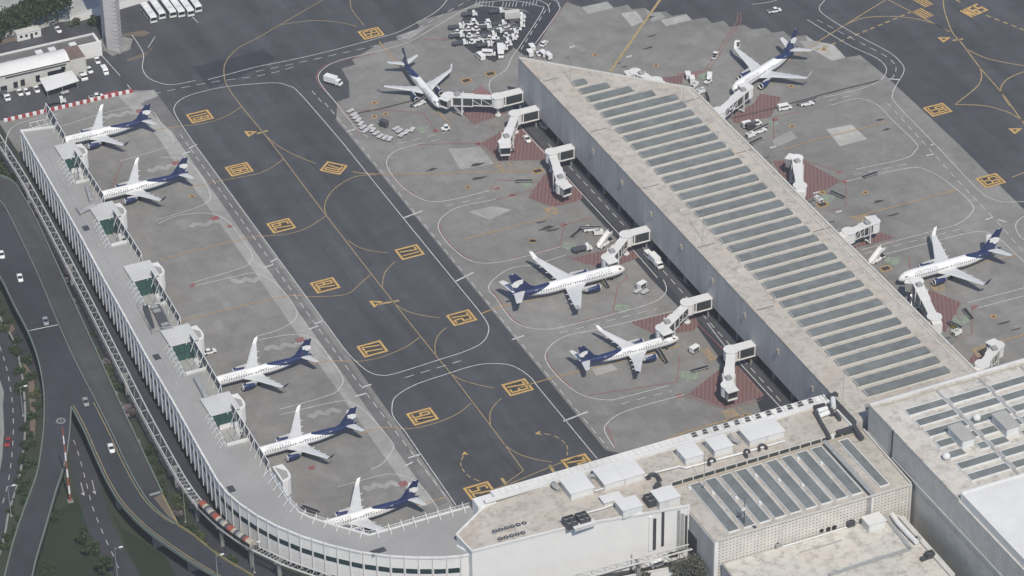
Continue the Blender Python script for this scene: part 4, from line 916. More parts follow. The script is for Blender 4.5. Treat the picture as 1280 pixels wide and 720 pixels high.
# --- workshop with arched roof in the far left corner
b = thing('workshop_building', 'workshop with an arched white roof in the far left corner', 'building', (-105, 198, 0))
m = MB(); m.box(-140, -86.5, 194.5, 203.5, 0, 6.6, 'cream_wall'); part(m, 'wall', b)
m = MB(); n = 10; rg = []
for x in (-140.5, -87.6):
    rg.append([(x, 194.0+10*t, 6.65+2.6*math.sin(PI*(.08+.92*t))**.8) for t in [i/n for i in range(n+1)]])
m.mesh(rg[0]+rg[1], [(i, n+1+i, n+2+i, i+1) for i in range(n)], 'clean_white_roof'); m.face(rg[1]+[(-87.6, 204, 6.6), (-87.6, 194, 6.6)], 'cream_wall'); part(m, 'arched_roof', b)
m = MB(); m.box(-87.4, -81.5, 194.3, 204, 0, 7.4, 'cream_wall', 'brown_tarp'); part(m, 'end_block', b)
m = MB(); m.box(-140, -72, 205.5, 213.5, 0, 4.6, 'cream_wall', 'grey_concrete'); m.box(-140, -72, 213.2, 213.6, 4.6, 5.3, 'clean_white_roof'); m.box(-73, -72, 206, 213, 4.6, 5.3, 'clean_white_roof'); part(m, 'rear_block', b)
m = MB(); m.box(-83.2, -72, 204.8, 205.4, 0, 6.2, 'white_wall'); part(m, 'yard_wall', b)
for x, w, z0, z1 in ((-108.5, 1.6, 1.2, 3.6), (-105.8, 1.6, 1.4, 3.9), (-100, 1.6, 1.6, 4.2), (-93, 6.4, 2.2, 4.6), (-90.2, 1.6, 4, 5.4), (-113, 2.4, 1, 3)):
    m = MB(); m.box(x-w/2, x+w/2, 194.3, 194.48, z0, z1, 'dark_glass'); part(m, 'window', b)
m = MB(); m.box(-112, -89, 194.2, 194.49, 6.0, 6.4, 'dark_metal'); part(m, 'eave_gutter', b)
for k, x in enumerate((-96, -91, -83)):
    m = MB(); m.box(x, x+2.6, 208, 210.4, 4.6, 5.2, 'white_metal'); part(m, 'roof_unit', b)
b = thing('carport_canopy', 'white sloping canopy on posts in front of the workshop', 'canopy', (-94, 187.5, 0))
m = MB(); m.mesh([(-100.4, 183.2, 3.4), (-87.3, 185.2, 3.4), (-87.9, 191.8, 4.4), (-100.3, 191.4, 4.4), (-100.4, 183.2, 3.6), (-87.3, 185.2, 3.6), (-87.9, 191.8, 4.6), (-100.3, 191.4, 4.6)], [(4, 5, 6, 7), (3, 2, 1, 0), (0, 1, 5, 4), (1, 2, 6, 5), (2, 3, 7, 6), (3, 0, 4, 7)], 'clean_white_roof'); part(m, 'canopy_roof', b)
for x, y in ((-99.8, 184), (-94, 184.6), (-88, 185.8)): m = MB(); m.cyl((x, y), .12, 0, 3.5, 'grey_metal', 6); part(m, 'post', b)
b = thing('site_cabin', 'long white site cabin beside the trees at the far left', 'cabin', (-92.5, 229.6, 0))
m = MB(); m.box(-97.2, -87.9, 228.4, 232, 0, 3.1, 'white_wall', 'cream_wall'); part(m, 'body', b)
for x in (-95.6, -93.6, -89.8): m = MB(); m.box(x-.5, x+.5, 228.32, 228.39, 1.3, 2.3, 'dark_glass'); part(m, 'window', b)
m = MB(); m.box(-92.1, -91.1, 228.3, 228.395, .1, 2.3, 'dark_metal'); part(m, 'door', b)
m = MB(); m.beam((-97.3, 228.3, 3.15), (-87.8, 228.3, 3.15), .2, .15, 'white_metal'); part(m, 'fascia', b)
f = thing('boundary_wall', 'long white boundary wall behind the control tower', 'wall', (-60, 244, 0))
m = MB(); a, c = Vector(at2(88, 30)), Vector(at2(200, -3)); m.beam((a.x, a.y, 1.7), (c.x, c.y, 1.7), .4, 3.4, 'white_wall'); m.beam((a.x, a.y, 3.5), (c.x, c.y, 3.5), .6, .2, 'cream_wall'); part(m, 'wall_panel', f)
f = thing('barrier_row', 'row of red and white barriers edging the workshop yard', 'barrier', (-95, 174.6, 0))
a, c = Vector(at2(5, 152.5)), Vector(at2(166, 115)); nb = 36
for k in range(nb):
    p, q = a.lerp(c, k/nb), a.lerp(c, (k+.96)/nb); m = MB(); m.beam((p.x, p.y, .65), (q.x, q.y, .65), .75, 1.1, 'barrier_red' if k % 2 else 'vehicle_white'); part(m, 'barrier_block', f)
m = MB(); m.box(-81.5, -76, 175.6, 176.8, .1, .9, 'barrier_red'); tag(m.build('barrier_block', None), 'loose red barrier lying behind the striped barrier row', 'barrier')
f = thing('retaining_wall', 'white wall beside the train track at the bottom edge', 'wall', (-30, -153, 0))
m = MB(); m.beam((-46, -152.8, 1.5), (-20.5, -156.4, 1.5), .5, 3, 'white_wall'); m.beam((-46, -152.8, 3.05), (-20.5, -156.4, 3.05), .7, .12, 'cream_wall'); part(m, 'wall_panel', f)
sheet('service_yard', [[(-80, -145), (-46, -146.2), (-22, -150.8), (-13.4, -152.2), (-13.4, -168), (-11.5, -170), (-14, -240), (-120, -240), (-100, -140)]], .035, 'old_asphalt')
# ------------------------------------------------------------------ aircraft
def interp(tab, s):
    for (a, va), (c, vc) in zip(tab, tab[1:]):
        if s <= c: return va+(vc-va)*(s-a)/(c-a)
    return tab[-1][1]
def wing_mesh(mb, secs, mat, up_axis=2):
    """secs: list of (lead_s, trail_s, lateral, z, thickness); lateral offset is y (or z when up_axis=1)"""
    rg = []
    for ls, ts, y, z, th in secs:
        c = ts-ls; prof = [(0, 0), (.08, .55), (.3, 1), (.65, .7), (1, .06), (.65, -.35), (.3, -.55), (.08, -.4)]
        if up_axis == 2: rg.append([(-(ls+c*u), y, z+th*v/2) for u, v in prof])
        else: rg.append([(-(ls+c*u), y+th*v/2, z) for u, v in prof])
    mb.rings(rg, mat)
def aircraft(kind, label):
    A = dict(
        short=dict(L=36.2, Rw=1.52, Rh=1.68, zc=3.35, nose=4.6, tail=21.5, wr=(11.8, 18.6), kink=(15.4, 19.2, 4.9), wt=(20.6, 22.0), span=13.3, zr=2.5, zt=4.3, eng=(4.75, 10.6, 14.6, .98, 2.0), fin=(27.6, 34.6, 33.9, 36.0, 10.4), tp=(31.8, 34.9, 34.9, 36.2, 6.0, 4.35, 5.2), wl=1.5, liv='livery_short', win=(5.0, 27.2, 28), txt=(5.2, 13.5)),
        long=dict(L=39.5, Rw=1.88, Rh=1.95, zc=3.45, nose=4.6, tail=25.0, wr=(13.2, 20.6), kink=(17.0, 21.6, 5.6), wt=(22.2, 23.8), span=16.6, zr=2.6, zt=4.5, eng=(4.85, 10.6, 14.9, 1.08, 1.95), fin=(28.6, 36.6, 36.6, 39.0, 12.4), tp=(33.6, 37.4, 37.6, 39.3, 7.1, 5.0, 5.9), wl=2.2, liv='livery_long', win=(5.4, 32.0, 34), txt=(5.4, 14.0)))[kind]
    t = thing('parked_jet', label, 'airliner')
    L, zc = A['L'], A['zc']; n = 24; rg = []
    ss = [0, .12, .45, 1.0, 1.8, 2.8, A['nose']]+[A['nose']+(A['tail']-A['nose'])*k/6 for k in range(1, 7)]+[A['tail']+(L-.5-A['tail'])*k/7 for k in range(1, 8)]
    def prof(s):
        if s < A['nose']: k = max(.02, (1-(1-s/A['nose'])**2.1)**.62); z = zc-(1-k)*.55
        elif s <= A['tail']: k = 1; z = zc
        else:
            u = (s-A['tail'])/(L-.5-A['tail']); k = 1-.86*u**1.45; z = zc+(1-k)*A['Rh']*.72
        return k, z
    for s in ss:
        k, z = prof(s); rg.append([(-s, A['Rw']*k*math.cos(2*PI*q/n), z+A['Rh']*k*math.sin(2*PI*q/n)) for q in range(n)])
    m = MB(); m.rings(rg, A['liv']); body = m.build('fuselage', t, smooth=True)
    # cockpit glass, doors, windows
    m = MB(); w = []
    for a in (18, 34, 52, 74, 90, 106, 128, 146, 162):
        row = []
        for s in (1.75, 2.75):
            k, z = prof(s); row.append((-s+.0, A['Rw']*k*1.012*math.cos(R(a)), z+A['Rh']*k*1.012*math.sin(R(min(a, 180-a)*.42+26))))
        w.append(row)
    for p, q in zip(w, w[1:]): m.face([p[0], q[0], q[1], p[1]], 'dark_glass')
    m.build('cockpit_window', body)
    w0, w1, wn = A['win']
    def skin(s, ang, off=.012):
        k, z = prof(s); return Vector((-s, (A['Rw']*k+off)*math.cos(ang), z+(A['Rh']*k+off)*math.sin(ang)))
    wm = None
    for side in (1, -1):
        for k in range(wn):
            s = w0+(w1-w0)*k/(wn-1)
            if k in (wn//2-1,): continue
            c = skin(s, R(17)); c.y *= side
            if wm is None or abs(prof(s)[0]-1) > .001:
                m = MB(); cc = []
                for ds, da in ((-.17, -7), (.17, -7), (.17, 7), (-.17, 7)):
                    q = skin(s+ds, R(17+da)); q.y *= side; cc.append(q)
                if side > 0: cc = cc[::-1]
                m.face(cc, 'dark_glass'); o = m.build('window', body)
                if abs(prof(s)[0]-1) < .001: wm = (o, s, side)
            else:
                o, s0, sd0 = wm
                if sd0 == side: q = o.copy(); COL.objects.link(q); q.location = (-(s-s0), 0, 0)
                else:
                    m = MB(); cc = []
                    for ds, da in ((-.17, -7), (.17, -7), (.17, 7), (-.17, 7)):
                        g = skin(s+ds, R(17+da)); g.y *= side; cc.append(g)
                    m.face(cc, 'dark_glass'); q = m.build('window', body); wm = (q, s, side)
    for side in (1, -1):
        m = MB()
        for s in (A['tail']+5.2,):
            c = [skin(s+ds, R(a), .02) for ds, a in ((-.45, -8), (.45, -8), (.45, 40), (-.45, 40))]
            c2 = [skin(s+ds, R(a), .02) for ds, a in ((-.32, -2), (.32, -2), (.32, 35), (-.32, 35))]
            vs = [Vector((p.x, p.y*side, p.z)) for p in c+c2]; m.mesh(vs, [(0, 1, 5, 4), (1, 2, 6, 5), (2, 3, 7, 6), (3, 0, 4, 7)], 'wing_grey')
        m.build('door_outline', body)
        # airline name in small capitals above the windows
        vs, fs = text_faces('AEROMEXICO', 1.15); xs = [v[0] for v in vs]; k = (A['txt'][1]-A['txt'][0])/(max(xs)-min(xs)); mid = sum(A['txt'])/2
        m = MB(); out = []
        for v in vs:
            s = mid-side*-1*v[0]*k*(1 if side < 0 else 1)
            s = mid + (v[0]*k if side > 0 else -v[0]*k)
            q = skin(s, R(44)+v[1]*1.5/A['Rw']*.8, .02); out.append((q.x, q.y*side, q.z))
        m.mesh(out, [f if side > 0 else f for f in fs], 'letter_grey'); m.build('airline_lettering', body)
        m = MB(); cs = [(w0+2, 8), (w0+8, 8), (w0+12, 20), (w0+16, 36), (A['tail']-4, 34), (A['tail']-2, 26)]
        for (s0, a0), (s1, a1) in zip(cs, cs[1:]):
            q = [skin(s0, R(a0), .015), skin(s1, R(a1), .015), skin(s1, R(a1+3), .015), skin(s0, R(a0+3), .015)]; m.face([(v.x, v.y*side, v.z) for v in q], 'letter_grey')
        m.build('cheat_line', body)
    for side in (1, -1):
        r0, r1 = A['wr']; k0, k1, ky = A['kink']; t0, t1 = A['wt']
        m = MB(); wing_mesh(m, [(r0, r1, side*.9, A['zr'], .9), (k0, k1, side*ky, A['zr']+.55, .6), (t0, t1, side*A['span'], A['zt'], .22)], 'wing_grey'); wg = m.build('wing', t)
        m = MB(); h = A['wl']; y0 = A['span']; z0 = A['zt']
        o_ = [(-t0, y0), (-t1, y0), (-t1-.9, y0+.85), (-t1+.25, y0+.85)]
        zz = [z0+.03, z0+.03, z0+h+.35, z0+h]
        inn = [(x, side*(y-.05), z+.0) for (x, y), z in zip(o_, zz)]; outn = [(x, side*(y+.07), z) for (x, y), z in zip(o_, zz)]
        m.face(inn, 'vehicle_white'); m.face(outn[::-1], 'navy'); m.mesh(inn+outn, [(0, 1, 5, 4), (1, 2, 6, 5), (2, 3, 7, 6), (3, 0, 4, 7)], 'navy'); m.build('winglet', wg)
        for f in (.32, .52, .72):
            y = A['span']*f; ts = k1+(t1-k1)*max(0, (y-ky)/(A['span']-ky)); z = A['zr']+(A['zt']-A['zr'])*f-.25
            m = MB(); m.tube([(-ts+1.6, side*y, z), (-ts+.2, side*y, z-.12), (-ts-.8, side*y, z+.02)], .26, 'wing_grey', 6, .1); m.build('flap_fairing', wg)
        ey, e0, e1, er, ez = A['eng']
        m = MB(); prof_e = [(0, .93), (.12, 1), (.35, 1.05), (.7, .93), (1, .72)]
        rr = [[(-(e0+(e1-e0)*u), side*ey+er*v*math.cos(2*PI*q/16), ez+er*v*math.sin(2*PI*q/16)) for q in range(16)] for u, v in prof_e]
        m.rings(rr, 'navy', cap=False); e = m.build('engine', t, smooth=True)
        m = MB(); n2 = 16; m.rings([[(-(e0+dx), side*ey+er*v*math.cos(2*PI*q/n2), ez+er*v*math.sin(2*PI*q/n2)) for q in range(n2)] for dx, v in ((.30, .80), (-.05, .88), (-.04, .97), (.2, .985))], 'white_metal', cap=False); m.build('intake_lip', e, smooth=True)
        m = MB(); m.prism([(0, 0)], 0, 0, 'dark_metal') if False else None
        m.face([(-(e0+.5), side*ey+er*.86*math.cos(2*PI*q/16), ez+er*.86*math.sin(2*PI*q/16)) for q in range(16)], 'dark_metal'); m.rings([[(-(e1-.3+dx), side*ey+er*v*math.cos(2*PI*q/12), ez+er*v*math.sin(2*PI*q/12)) for q in range(12)] for dx, v in ((0, .6), (1.1, .12))], 'steel'); m.build('engine_core', e)
        m = MB(); m.beam((-(e0+1.2), side*ey, ez+er*.8), (-(e1+1.6), side*ey, A['zr']+.55), .35, .9, 'wing_grey'); m.build('pylon', e)
        a0, a1, b0, b1, sp, za, zb = A['tp']
        m = MB(); wing_mesh(m, [(a0, a1, side*.3, za, .42), (b0, b1, side*sp, zb, .16)], 'wing_grey'); m.build('tailplane', t)
        gx = (A['wr'][0]+A['wr'][1])/2+1.6; m = MB(); m.beam((-gx, side*2.6, .5), (-gx, side*2.4, A['zr']-.2), .28, .28, 'steel'); g = m.build('main_gear', t)
        for dy in (-.42, .42): m = MB(); m.tube([(-gx, side*2.6+dy-.17, .52), (-gx, side*2.6+dy+.17, .52)], .52, 'black_rubber', 12); m.build('wheel', g)
    m = MB(); m.beam((-4.4, 0, .4), (-4.3, 0, 2.2), .2, .2, 'steel'); g = m.build('nose_gear', t)
    for dy in (-.25, .25): m = MB(); m.tube([(-4.4, dy-.12, .36), (-4.4, dy+.12, .36)], .36, 'black_rubber', 10); m.build('wheel', g)
    f0, f1, g0, g1, fz = A['fin']; zroot = zc+A['Rh']*.72
    m = MB(); wing_mesh(m, [(f0, f1, 0, zroot, .55), (f0+(g0-f0)*.32+.6, f1+(g1-f1)*.2, 0, zroot+(fz-zroot)*.22, .5), (g0, g1, 0, fz, .22)], 'navy', 1); fin = m.build('fin', t)
    # pale head emblem on both sides of the fin
    H = fz-zroot; ex = f0+(g0-f0)*.55+3.0; ez_ = zroot+H*.46; q = H*.19
    shp = [(-1.15, .15), (-.75, .75), (.0, 1.0), (.75, .95), (1.15, .75), (.85, .45), (1.05, .1), (.75, -.25), (.35, -.25), (.25, -.55), (-.25, -1.0), (-.55, -.65), (-.9, -.6)]
    for side in (1, -1): m = MB(); m.face([(-(ex-u*q*1.25), side*.285, ez_+v*q) for u, v in shp][::side], 'vehicle_white'); m.build('emblem', fin)
    m = MB(); m.cyl((-(g0+1.0), 0), .2, fz, fz+.05, 'white_metal', 6); m.build('beacon', fin)
    return t
GRP = 'jets parked at the gates'
js = aircraft('short', 'x'); jl = aircraft('long', 'x')
ang0 = lambda d: R(d)
E_ = [(-108.9, 147.5, 179.6, 'white and navy jet on the left pier nearest the red and white barriers'),
      (-109.4, 107.6, 180, 'white and navy jet on the left pier in front of number 80'),
      (-111.7, -12.1, 179.3, 'white and navy jet on the left pier in front of number 77'),
      (-112.8, -52.8, 180, 'white and navy jet on the left pier in front of number 76'),
      (-110.3, -95.1, 180, 'white and navy jet tucked into the bend of the terrace'),
      (34.3, -53.4, .4, 'white and navy jet parked right of number 73, facing the concourse'),
      (23.4, 111.8, -89.8, 'white and navy jet seen nose-on below number 69')]
for x, y, a, lb in E_: place(js, (x, y, .12), R(a), lb, GRP, None if a != -89.8 else (.96, 1, 1))
L_ = [(114.4, -54.9, 179.8, 'white and navy jet right of the concourse with a boarding bridge at its nose', None),
      (36.5, -10.0, 0, 'longest white and navy jet, red wing tips, facing the concourse right of number 72', (1.085, 1, 1)),
      (122.7, 76.9, -156.6, 'white and navy jet with red wing tips beyond the far corner of the concourse', (.97, 1, 1))]
for x, y, a, lb, sc in L_:
    o = place(jl, (x, y, .12), R(a), lb, GRP, sc)
    if 'red wing' in lb:
        for w in o.children:
            for c in w.children:
                if c.name.startswith('winglet'):
                    c.data = c.data.copy(); c.data.materials.clear(); c.data.materials.append(MATS['vehicle_white']); c.data.materials.append(MATS['winglet_red'])

# ------------------------------------------------------------------ boarding bridges
def bridge(label, rot, cab, wall=None, support=.72, zt=7.6, side=1, door=False):
    """rotunda, sloping glazed tunnel, cab with its canopy, wheeled support, fixed walkway to the wall"""
    rx, ry = at2(*rot, zt); cx, cy = at2(*cab, zt); t = thing('boarding_bridge', label, 'boarding bridge', (rx, ry, 0), 'boarding bridges of the concourse')
    d = (Vector((cx, cy))-Vector((rx, ry))); Ln = d.length; d.normalize(); nn = Vector((-d.y, d.x))
    m = MB(); m.cyl((rx, ry), 2.3, 4.2, 7.9, 'white_wall', 14, 'clean_white_roof'); m.cyl((rx, ry), 2.5, 7.9, 8.1, 'clean_white_roof', 14); ro = part(m, 'rotunda', t)
    m = MB(); m.cyl((rx, ry), .55, 0, 4.2, 'clean_white_roof', 10); m.cyl((rx, ry), 1.1, .1, .5, 'clean_white_roof', 10); part(m, 'column', t)
    def seg(a, b_, w, zf0, zf1, h, name):
        p, q = Vector((rx, ry))+d*a, Vector((rx, ry))+d*b_
        m = MB(); m.beam((*p, zf0+.15), (*q, zf1+.15), w, .3, 'white_wall'); m.beam((*p, zf0+h), (*q, zf1+h), w, .25, 'clean_white_roof'); o = part(m, name, t)
        m = MB(); m.beam((*p, zf0+h/2), (*q, zf1+h/2), w-.24, h-.5, 'bridge_glass'); part(m, 'glazing', o)
        m = MB(); k = max(2, int((b_-a)/3.0))
        for i in range(k+1):
            c = p.lerp(q, i/k); z = zf0+(zf1-zf0)*i/k
            for s_ in (-1, 1): e = c+nn*s_*(w/2-.06); m.beam((*e, z+.2), (*e, z+h), .14, .22, 'white_wall', up=(d.x, d.y, 0))
            if i < k and name == 'outer_tunnel':
                c2 = p.lerp(q, (i+1)/k)
                for s_ in (-1, 1): e = c+nn*s_*(w/2-.05); e2 = c2+nn*s_*(w/2-.05); m.beam((*e, z+.3), (*e2, z+h-.2), .1, .12, 'white_wall')
        part(m, 'frame', o)
    zc = 4.3-.0
    seg(1.8, Ln*.55, 2.9, 4.3, 4.1, 3.1, 'outer_tunnel'); seg(Ln*.5, Ln-1.6, 3.4, 3.9, 3.7, 3.5, 'inner_tunnel')
    p = Vector((rx, ry))+d*(Ln*support); m = MB()
    for s_ in (-1, 1): e = p+nn*s_*2.0; m.beam((*e, .8), (*e, 7.8), .32, .4, 'clean_white_roof', up=(d.x, d.y, 0))
    m.beam((*(p-nn*2.2), .9), (*(p+nn*2.2), .9), .5, .5, 'white_metal'); m.beam((*(p-nn*2.2), 3.6), (*(p+nn*2.2), 3.6), .3, .3, 'white_metal'); su = part(m, 'lift_column', t)
    for s_ in (-1, 1): e = p+nn*s_*.9; m = MB(); m.tube([(*(e-nn*.25), .55), (*(e+nn*.25), .55)], .55, 'black_rubber', 10); part(m, 'wheel', su)
    m = MB(); m.cyl((cx, cy), 2.2, 3.6, 7.2, 'white_wall', 14, 'clean_white_roof'); m.cyl((cx, cy), 2.35, 7.2, 7.35, 'clean_white_roof', 14); ca = part(m, 'cab', t)
    dv = (d*.35+Vector((side*1.0, -.9 if rot[0] < 640+400 and wall else .2))).normalized() if wall else (d+nn*side).normalized()
    if not wall: dv = (d*.5+nn*side).normalized()
    hv = Vector((-dv.y, dv.x)); q = Vector((cx, cy))+dv*2.4
    m = MB(); m.beam((*(Vector((cx, cy))+dv*1.2), 7.0), (*(q+dv*1.3), 6.9), 3.9, .25, 'clean_white_roof'); m.beam((*(Vector((cx, cy))+dv*1.2), 3.7), (*(q+dv*1.0), 3.7), 3.4, .3, 'white_metal')
    for s_ in (-1, 1): m.beam((*(Vector((cx, cy))+dv*1.2+hv*s_*1.75), 5.3), (*(q+dv*.9+hv*s_*1.75), 5.3), .16, 3.3, 'grey_metal')
    part(m, 'cab_canopy', ca); m = MB(); m.beam((*(q+dv*.35), 5.2), (*(q+dv*.5), 5.2), 3.1, 2.9, 'dark_glass'); part(m, 'cab_window', ca)
    m = MB(); e = Vector((cx, cy))-d*3.0; m.box(e.x-.9, e.x+.9, e.y-.9, e.y+.9, 7.5, 8.3, 'grey_metal'); part(m, 'roof_unit', t)
    m = MB(); e = Vector((cx, cy))-d*2.2+nn*2.1; e2 = e-d*3.2+nn*.2; m.beam((*e, 3.7), (*e2, .15), .8, .15, 'steel'); m.beam((*e, 4.7), (*e2, 1.1), .06, .06, 'white_metal'); part(m, 'service_stair', t)
    if wall:
        wx, wy = at2(*wall, zt); wx = 51.0
        m = MB(); m.beam((rx+1.6, ry, 8.05), (wx-.02, ry, 8.05), 3.6, .3, 'clean_white_roof'); m.beam((rx+1.6, ry, 4.25), (wx-.02, ry, 4.25), 3.5, .4, 'white_wall')
        fw = part(m, 'fixed_walkway', t); m = MB(); m.beam((rx+2.2, ry, 6.2), (wx-.04, ry, 6.2), 3.1, 3.4, 'bridge_glass'); part(m, 'glazing', fw)
        for x in (rx+2.2, wx-.4):
            for s_ in (-1.7, 1.7): m = MB(); m.beam((x, ry+s_, 4.3), (x, ry+s_, 7.95), .35, .3, 'white_wall', up=(0, 1, 0)); part(m, 'frame_post', fw)
        m = MB(); m.box(wx-1.0, wx-.4, ry-.3, ry+.3, 0, 4.05, 'concrete_wall'); part(m, 'column', t)
    else:
        m = MB(); v = -d; q = Vector((rx, ry))+v*4; m.beam((rx, ry, 6), (*q, 6), 3.2, 3.6, 'white_wall'); part(m, 'fixed_walkway', t)
    return t
for lb, ro, ca, wa, sd in (('long straight boarding bridge docked with the nose-on jet at the far stand', (622.4, 121.4), (561, 117.7), (652.8, 113), -1),
        ('boarding bridge swung back over the red zone with a white car parked beside it', (644.4, 142.7), (630.6, 176), (674, 136), -.2), ('boarding bridge swung back beside the concourse road, third from the far end', (690, 190.6), (702.5, 227), (719.4, 183.8), .3),
        ('short boarding bridge at the nose of the longest jet', (783, 294), (760, 320), (816.5, 287.5), .4), ('short boarding bridge at the nose of the jet on stand 73', (859.5, 379), (828, 408.5), (892.4, 370), .4),
        ('boarding bridge parked over the big red hatched zone nearest the main building', (913.8, 438), (910, 480), (946.8, 429.5), .2)): bridge(lb, ro, ca, wa, side=sd)
for lb, ro, ca, sd in (('boarding bridge reaching out to the jet with red wing tips beyond the concourse', (899, 139), (934, 108), 1), ('white boarding bridge pointing straight away over the red zone right of the concourse', (1000, 233), (996, 196), 1),
        ('boarding bridge with truss sides on an empty stand right of the concourse', (1061, 290), (1092, 275), 1), ('boarding bridge joined to the nose of the jet right of the concourse', (1168, 397), (1146, 350), 1),
        ('boarding bridge half hidden by the tall block at the right edge', (1228, 456), (1247, 430), 1), ('boarding bridge peeping over the far chamfered end of the concourse', (820, 101), (794, 88), 1)): bridge(lb, ro, ca, side=sd)

# ------------------------------------------------------------------ vehicles (built at the origin, nose towards +x)
def wheels(t, xs, w, r, name='wheel'):
    for x in xs:
        for s in (-1, 1): m = MB(); m.tube([(x, s*w-.14, r), (x, s*w+.14, r)], r, 'black_rubber', 10); m.build(name, t)
def shell(secs, mat, mb):
    """secs: (x, half width, z0, z1)"""
    mb.rings([[(x, -w, z0), (x, w, z0), (x, w*.94, z1), (x, -w*.94, z1)] for x, w, z0, z1 in secs], mat)
def car(name='car', paint='vehicle_white', label='x'):
    t = thing(name, label, 'car'); m = MB()
    shell([(-2.2, .78, .35, .75), (-2.1, .86, .3, .95), (-1.2, .9, .28, 1.0), (1.0, .9, .28, .98), (1.9, .85, .3, .85), (2.2, .72, .38, .65)], paint, m); m.build('body', t)
    m = MB(); shell([(-1.75, .8, .98, 1.0), (-1.2, .74, .98, 1.42), (.2, .74, .98, 1.45), (1.05, .8, .96, .99)], 'dark_glass', m); c = m.build('cabin_glass', t)
    m = MB(); m.box(-1.2, .2, -.68, .68, 1.43, 1.49, paint); m.build('roof', c); wheels(t, (-1.35, 1.35), .8, .32)
    for s in (-1, 1):
        m = MB(); m.box(2.02, 2.2, s*.55-.15, s*.55+.15, .58, .72, 'vehicle_grey'); m.build('headlight', t)
    return t
def pickup(name='pickup', paint='vehicle_white', bed='dark_metal', cat='pickup'):
    t = thing(name, 'x', cat); m = MB(); shell([(-2.6, .88, .45, 1.0), (-.2, .92, .4, 1.02), (1.6, .92, .4, 1.05), (2.4, .88, .42, .95), (2.65, .78, .5, .8)], paint, m); m.build('body', t)
    m = MB(); shell([(-.55, .86, 1.03, 1.06), (-.4, .8, 1.03, 1.7), (.9, .8, 1.04, 1.72), (1.6, .86, 1.03, 1.06)], 'dark_glass', m); c = m.build('cabin_glass', t); m = MB(); m.box(-.4, .9, -.76, .76, 1.69, 1.78, paint); m.build('roof', c)
    m = MB(); m.box(-2.45, -.65, -.72, .72, .98, 1.035, bed); m.build('load_bed', t); wheels(t, (-1.6, 1.65), .84, .38); return t
def van(name='van', paint='vehicle_white'):
    t = thing(name, 'x', 'van'); m = MB(); shell([(-2.6, .95, .4, 2.1), (-2.5, .98, .35, 2.2), (1.2, .98, .35, 2.2), (1.9, .95, .35, 1.4), (2.5, .85, .4, 1.0)], paint, m); m.build('body', t)
    m = MB(); m.mesh([(1.28, -.84, 2.06), (1.28, .84, 2.06), (1.94, .86, 1.42), (1.94, -.86, 1.42)], [(0, 3, 2, 1)], 'dark_glass'); m.build('windscreen', t)
    for s in (-1, 1): m = MB(); m.face([(x, s*(.985-.02*(z-1.3)), z) for x, z in ((-2.2, 1.4), (1.1, 1.4), (1.1, 1.95), (-2.2, 1.95))][::s], 'dark_glass'); m.build('side_window', t)
    wheels(t, (-1.6, 1.6), .86, .36); return t
def truck(name='box_truck', boxmat='vehicle_white', length=4.6, top=3.2, cat='truck', bottom=1.0, label='x'):
    t = thing(name, label, cat); m = MB(); m.box(-length, .1, -1.2, 1.2, bottom, top, boxmat); m.build('cargo_box', t); m = MB(); m.beam((-length, 0, .8), (2.3, 0, .8), 1.1, .35, 'dark_metal'); m.build('chassis', t)
    m = MB(); shell([(.3, 1.1, .6, 2.3), (1.4, 1.1, .6, 2.35), (2.0, 1.05, .6, 1.5), (2.4, 1.0, .6, 1.3)], 'vehicle_white', m); c = m.build('cab', t); m = MB(); m.mesh([(1.46, -.95, 2.25), (1.46, .95, 2.25), (2.03, .97, 1.52), (2.03, -.97, 1.52)], [(0, 3, 2, 1)], 'dark_glass'); m.build('windscreen', c); wheels(t, (-length+1.2, 1.4), 1.02, .48); return t
def tug(name='baggage_tractor', roof=True):
    t = thing(name, 'x', 'tractor'); m = MB(); shell([(-1.5, .75, .4, .95), (-.2, .78, .35, 1.0), (.2, .78, .35, 1.15), (1.3, .74, .4, 1.05), (1.55, .66, .5, .9)], 'vehicle_white', m); m.build('body', t)
    if roof:
        m = MB(); m.box(-.85, .5, -.72, .72, 1.95, 2.05, 'vehicle_white'); m.build('cab_roof', t); m = MB(); shell([(-.75, .66, 1.0, 1.95), (.4, .66, 1.1, 1.95)], 'dark_glass', m); m.build('cab_glass', t)
    m = MB(); m.box(-.9, -.1, -.5, .5, .98, 1.12, 'black_rubber'); m.build('seat', t); wheels(t, (-1.0, .95), .7, .36); return t
def pushback(name='pushback_tractor'):
    t = thing(name, 'x', 'tractor'); m = MB(); shell([(-3.2, 1.2, .4, 1.0), (-3.0, 1.3, .35, 1.25), (2.6, 1.3, .35, 1.2), (3.1, 1.2, .4, 1.0)], 'vehicle_white', m); m.build('body', t)
    m = MB(); shell([(.9, 1.15, 1.2, 2.2), (2.3, 1.15, 1.2, 2.1)], 'dark_glass', m); c = m.build('cab_glass', t); m = MB(); m.box(.75, 2.45, -1.2, 1.2, 2.15, 2.3, 'vehicle_white'); m.build('cab_roof', c)
    m = MB(); m.box(-2.6, .2, -1.0, 1.0, 1.21, 1.34, 'dark_metal'); m.build('engine_deck', t); m = MB(); m.box(-3.6, -3.1, -.4, .4, .5, .7, 'black_rubber'); m.build('tow_hitch', t); wheels(t, (-1.9, 1.8), 1.2, .55); return t
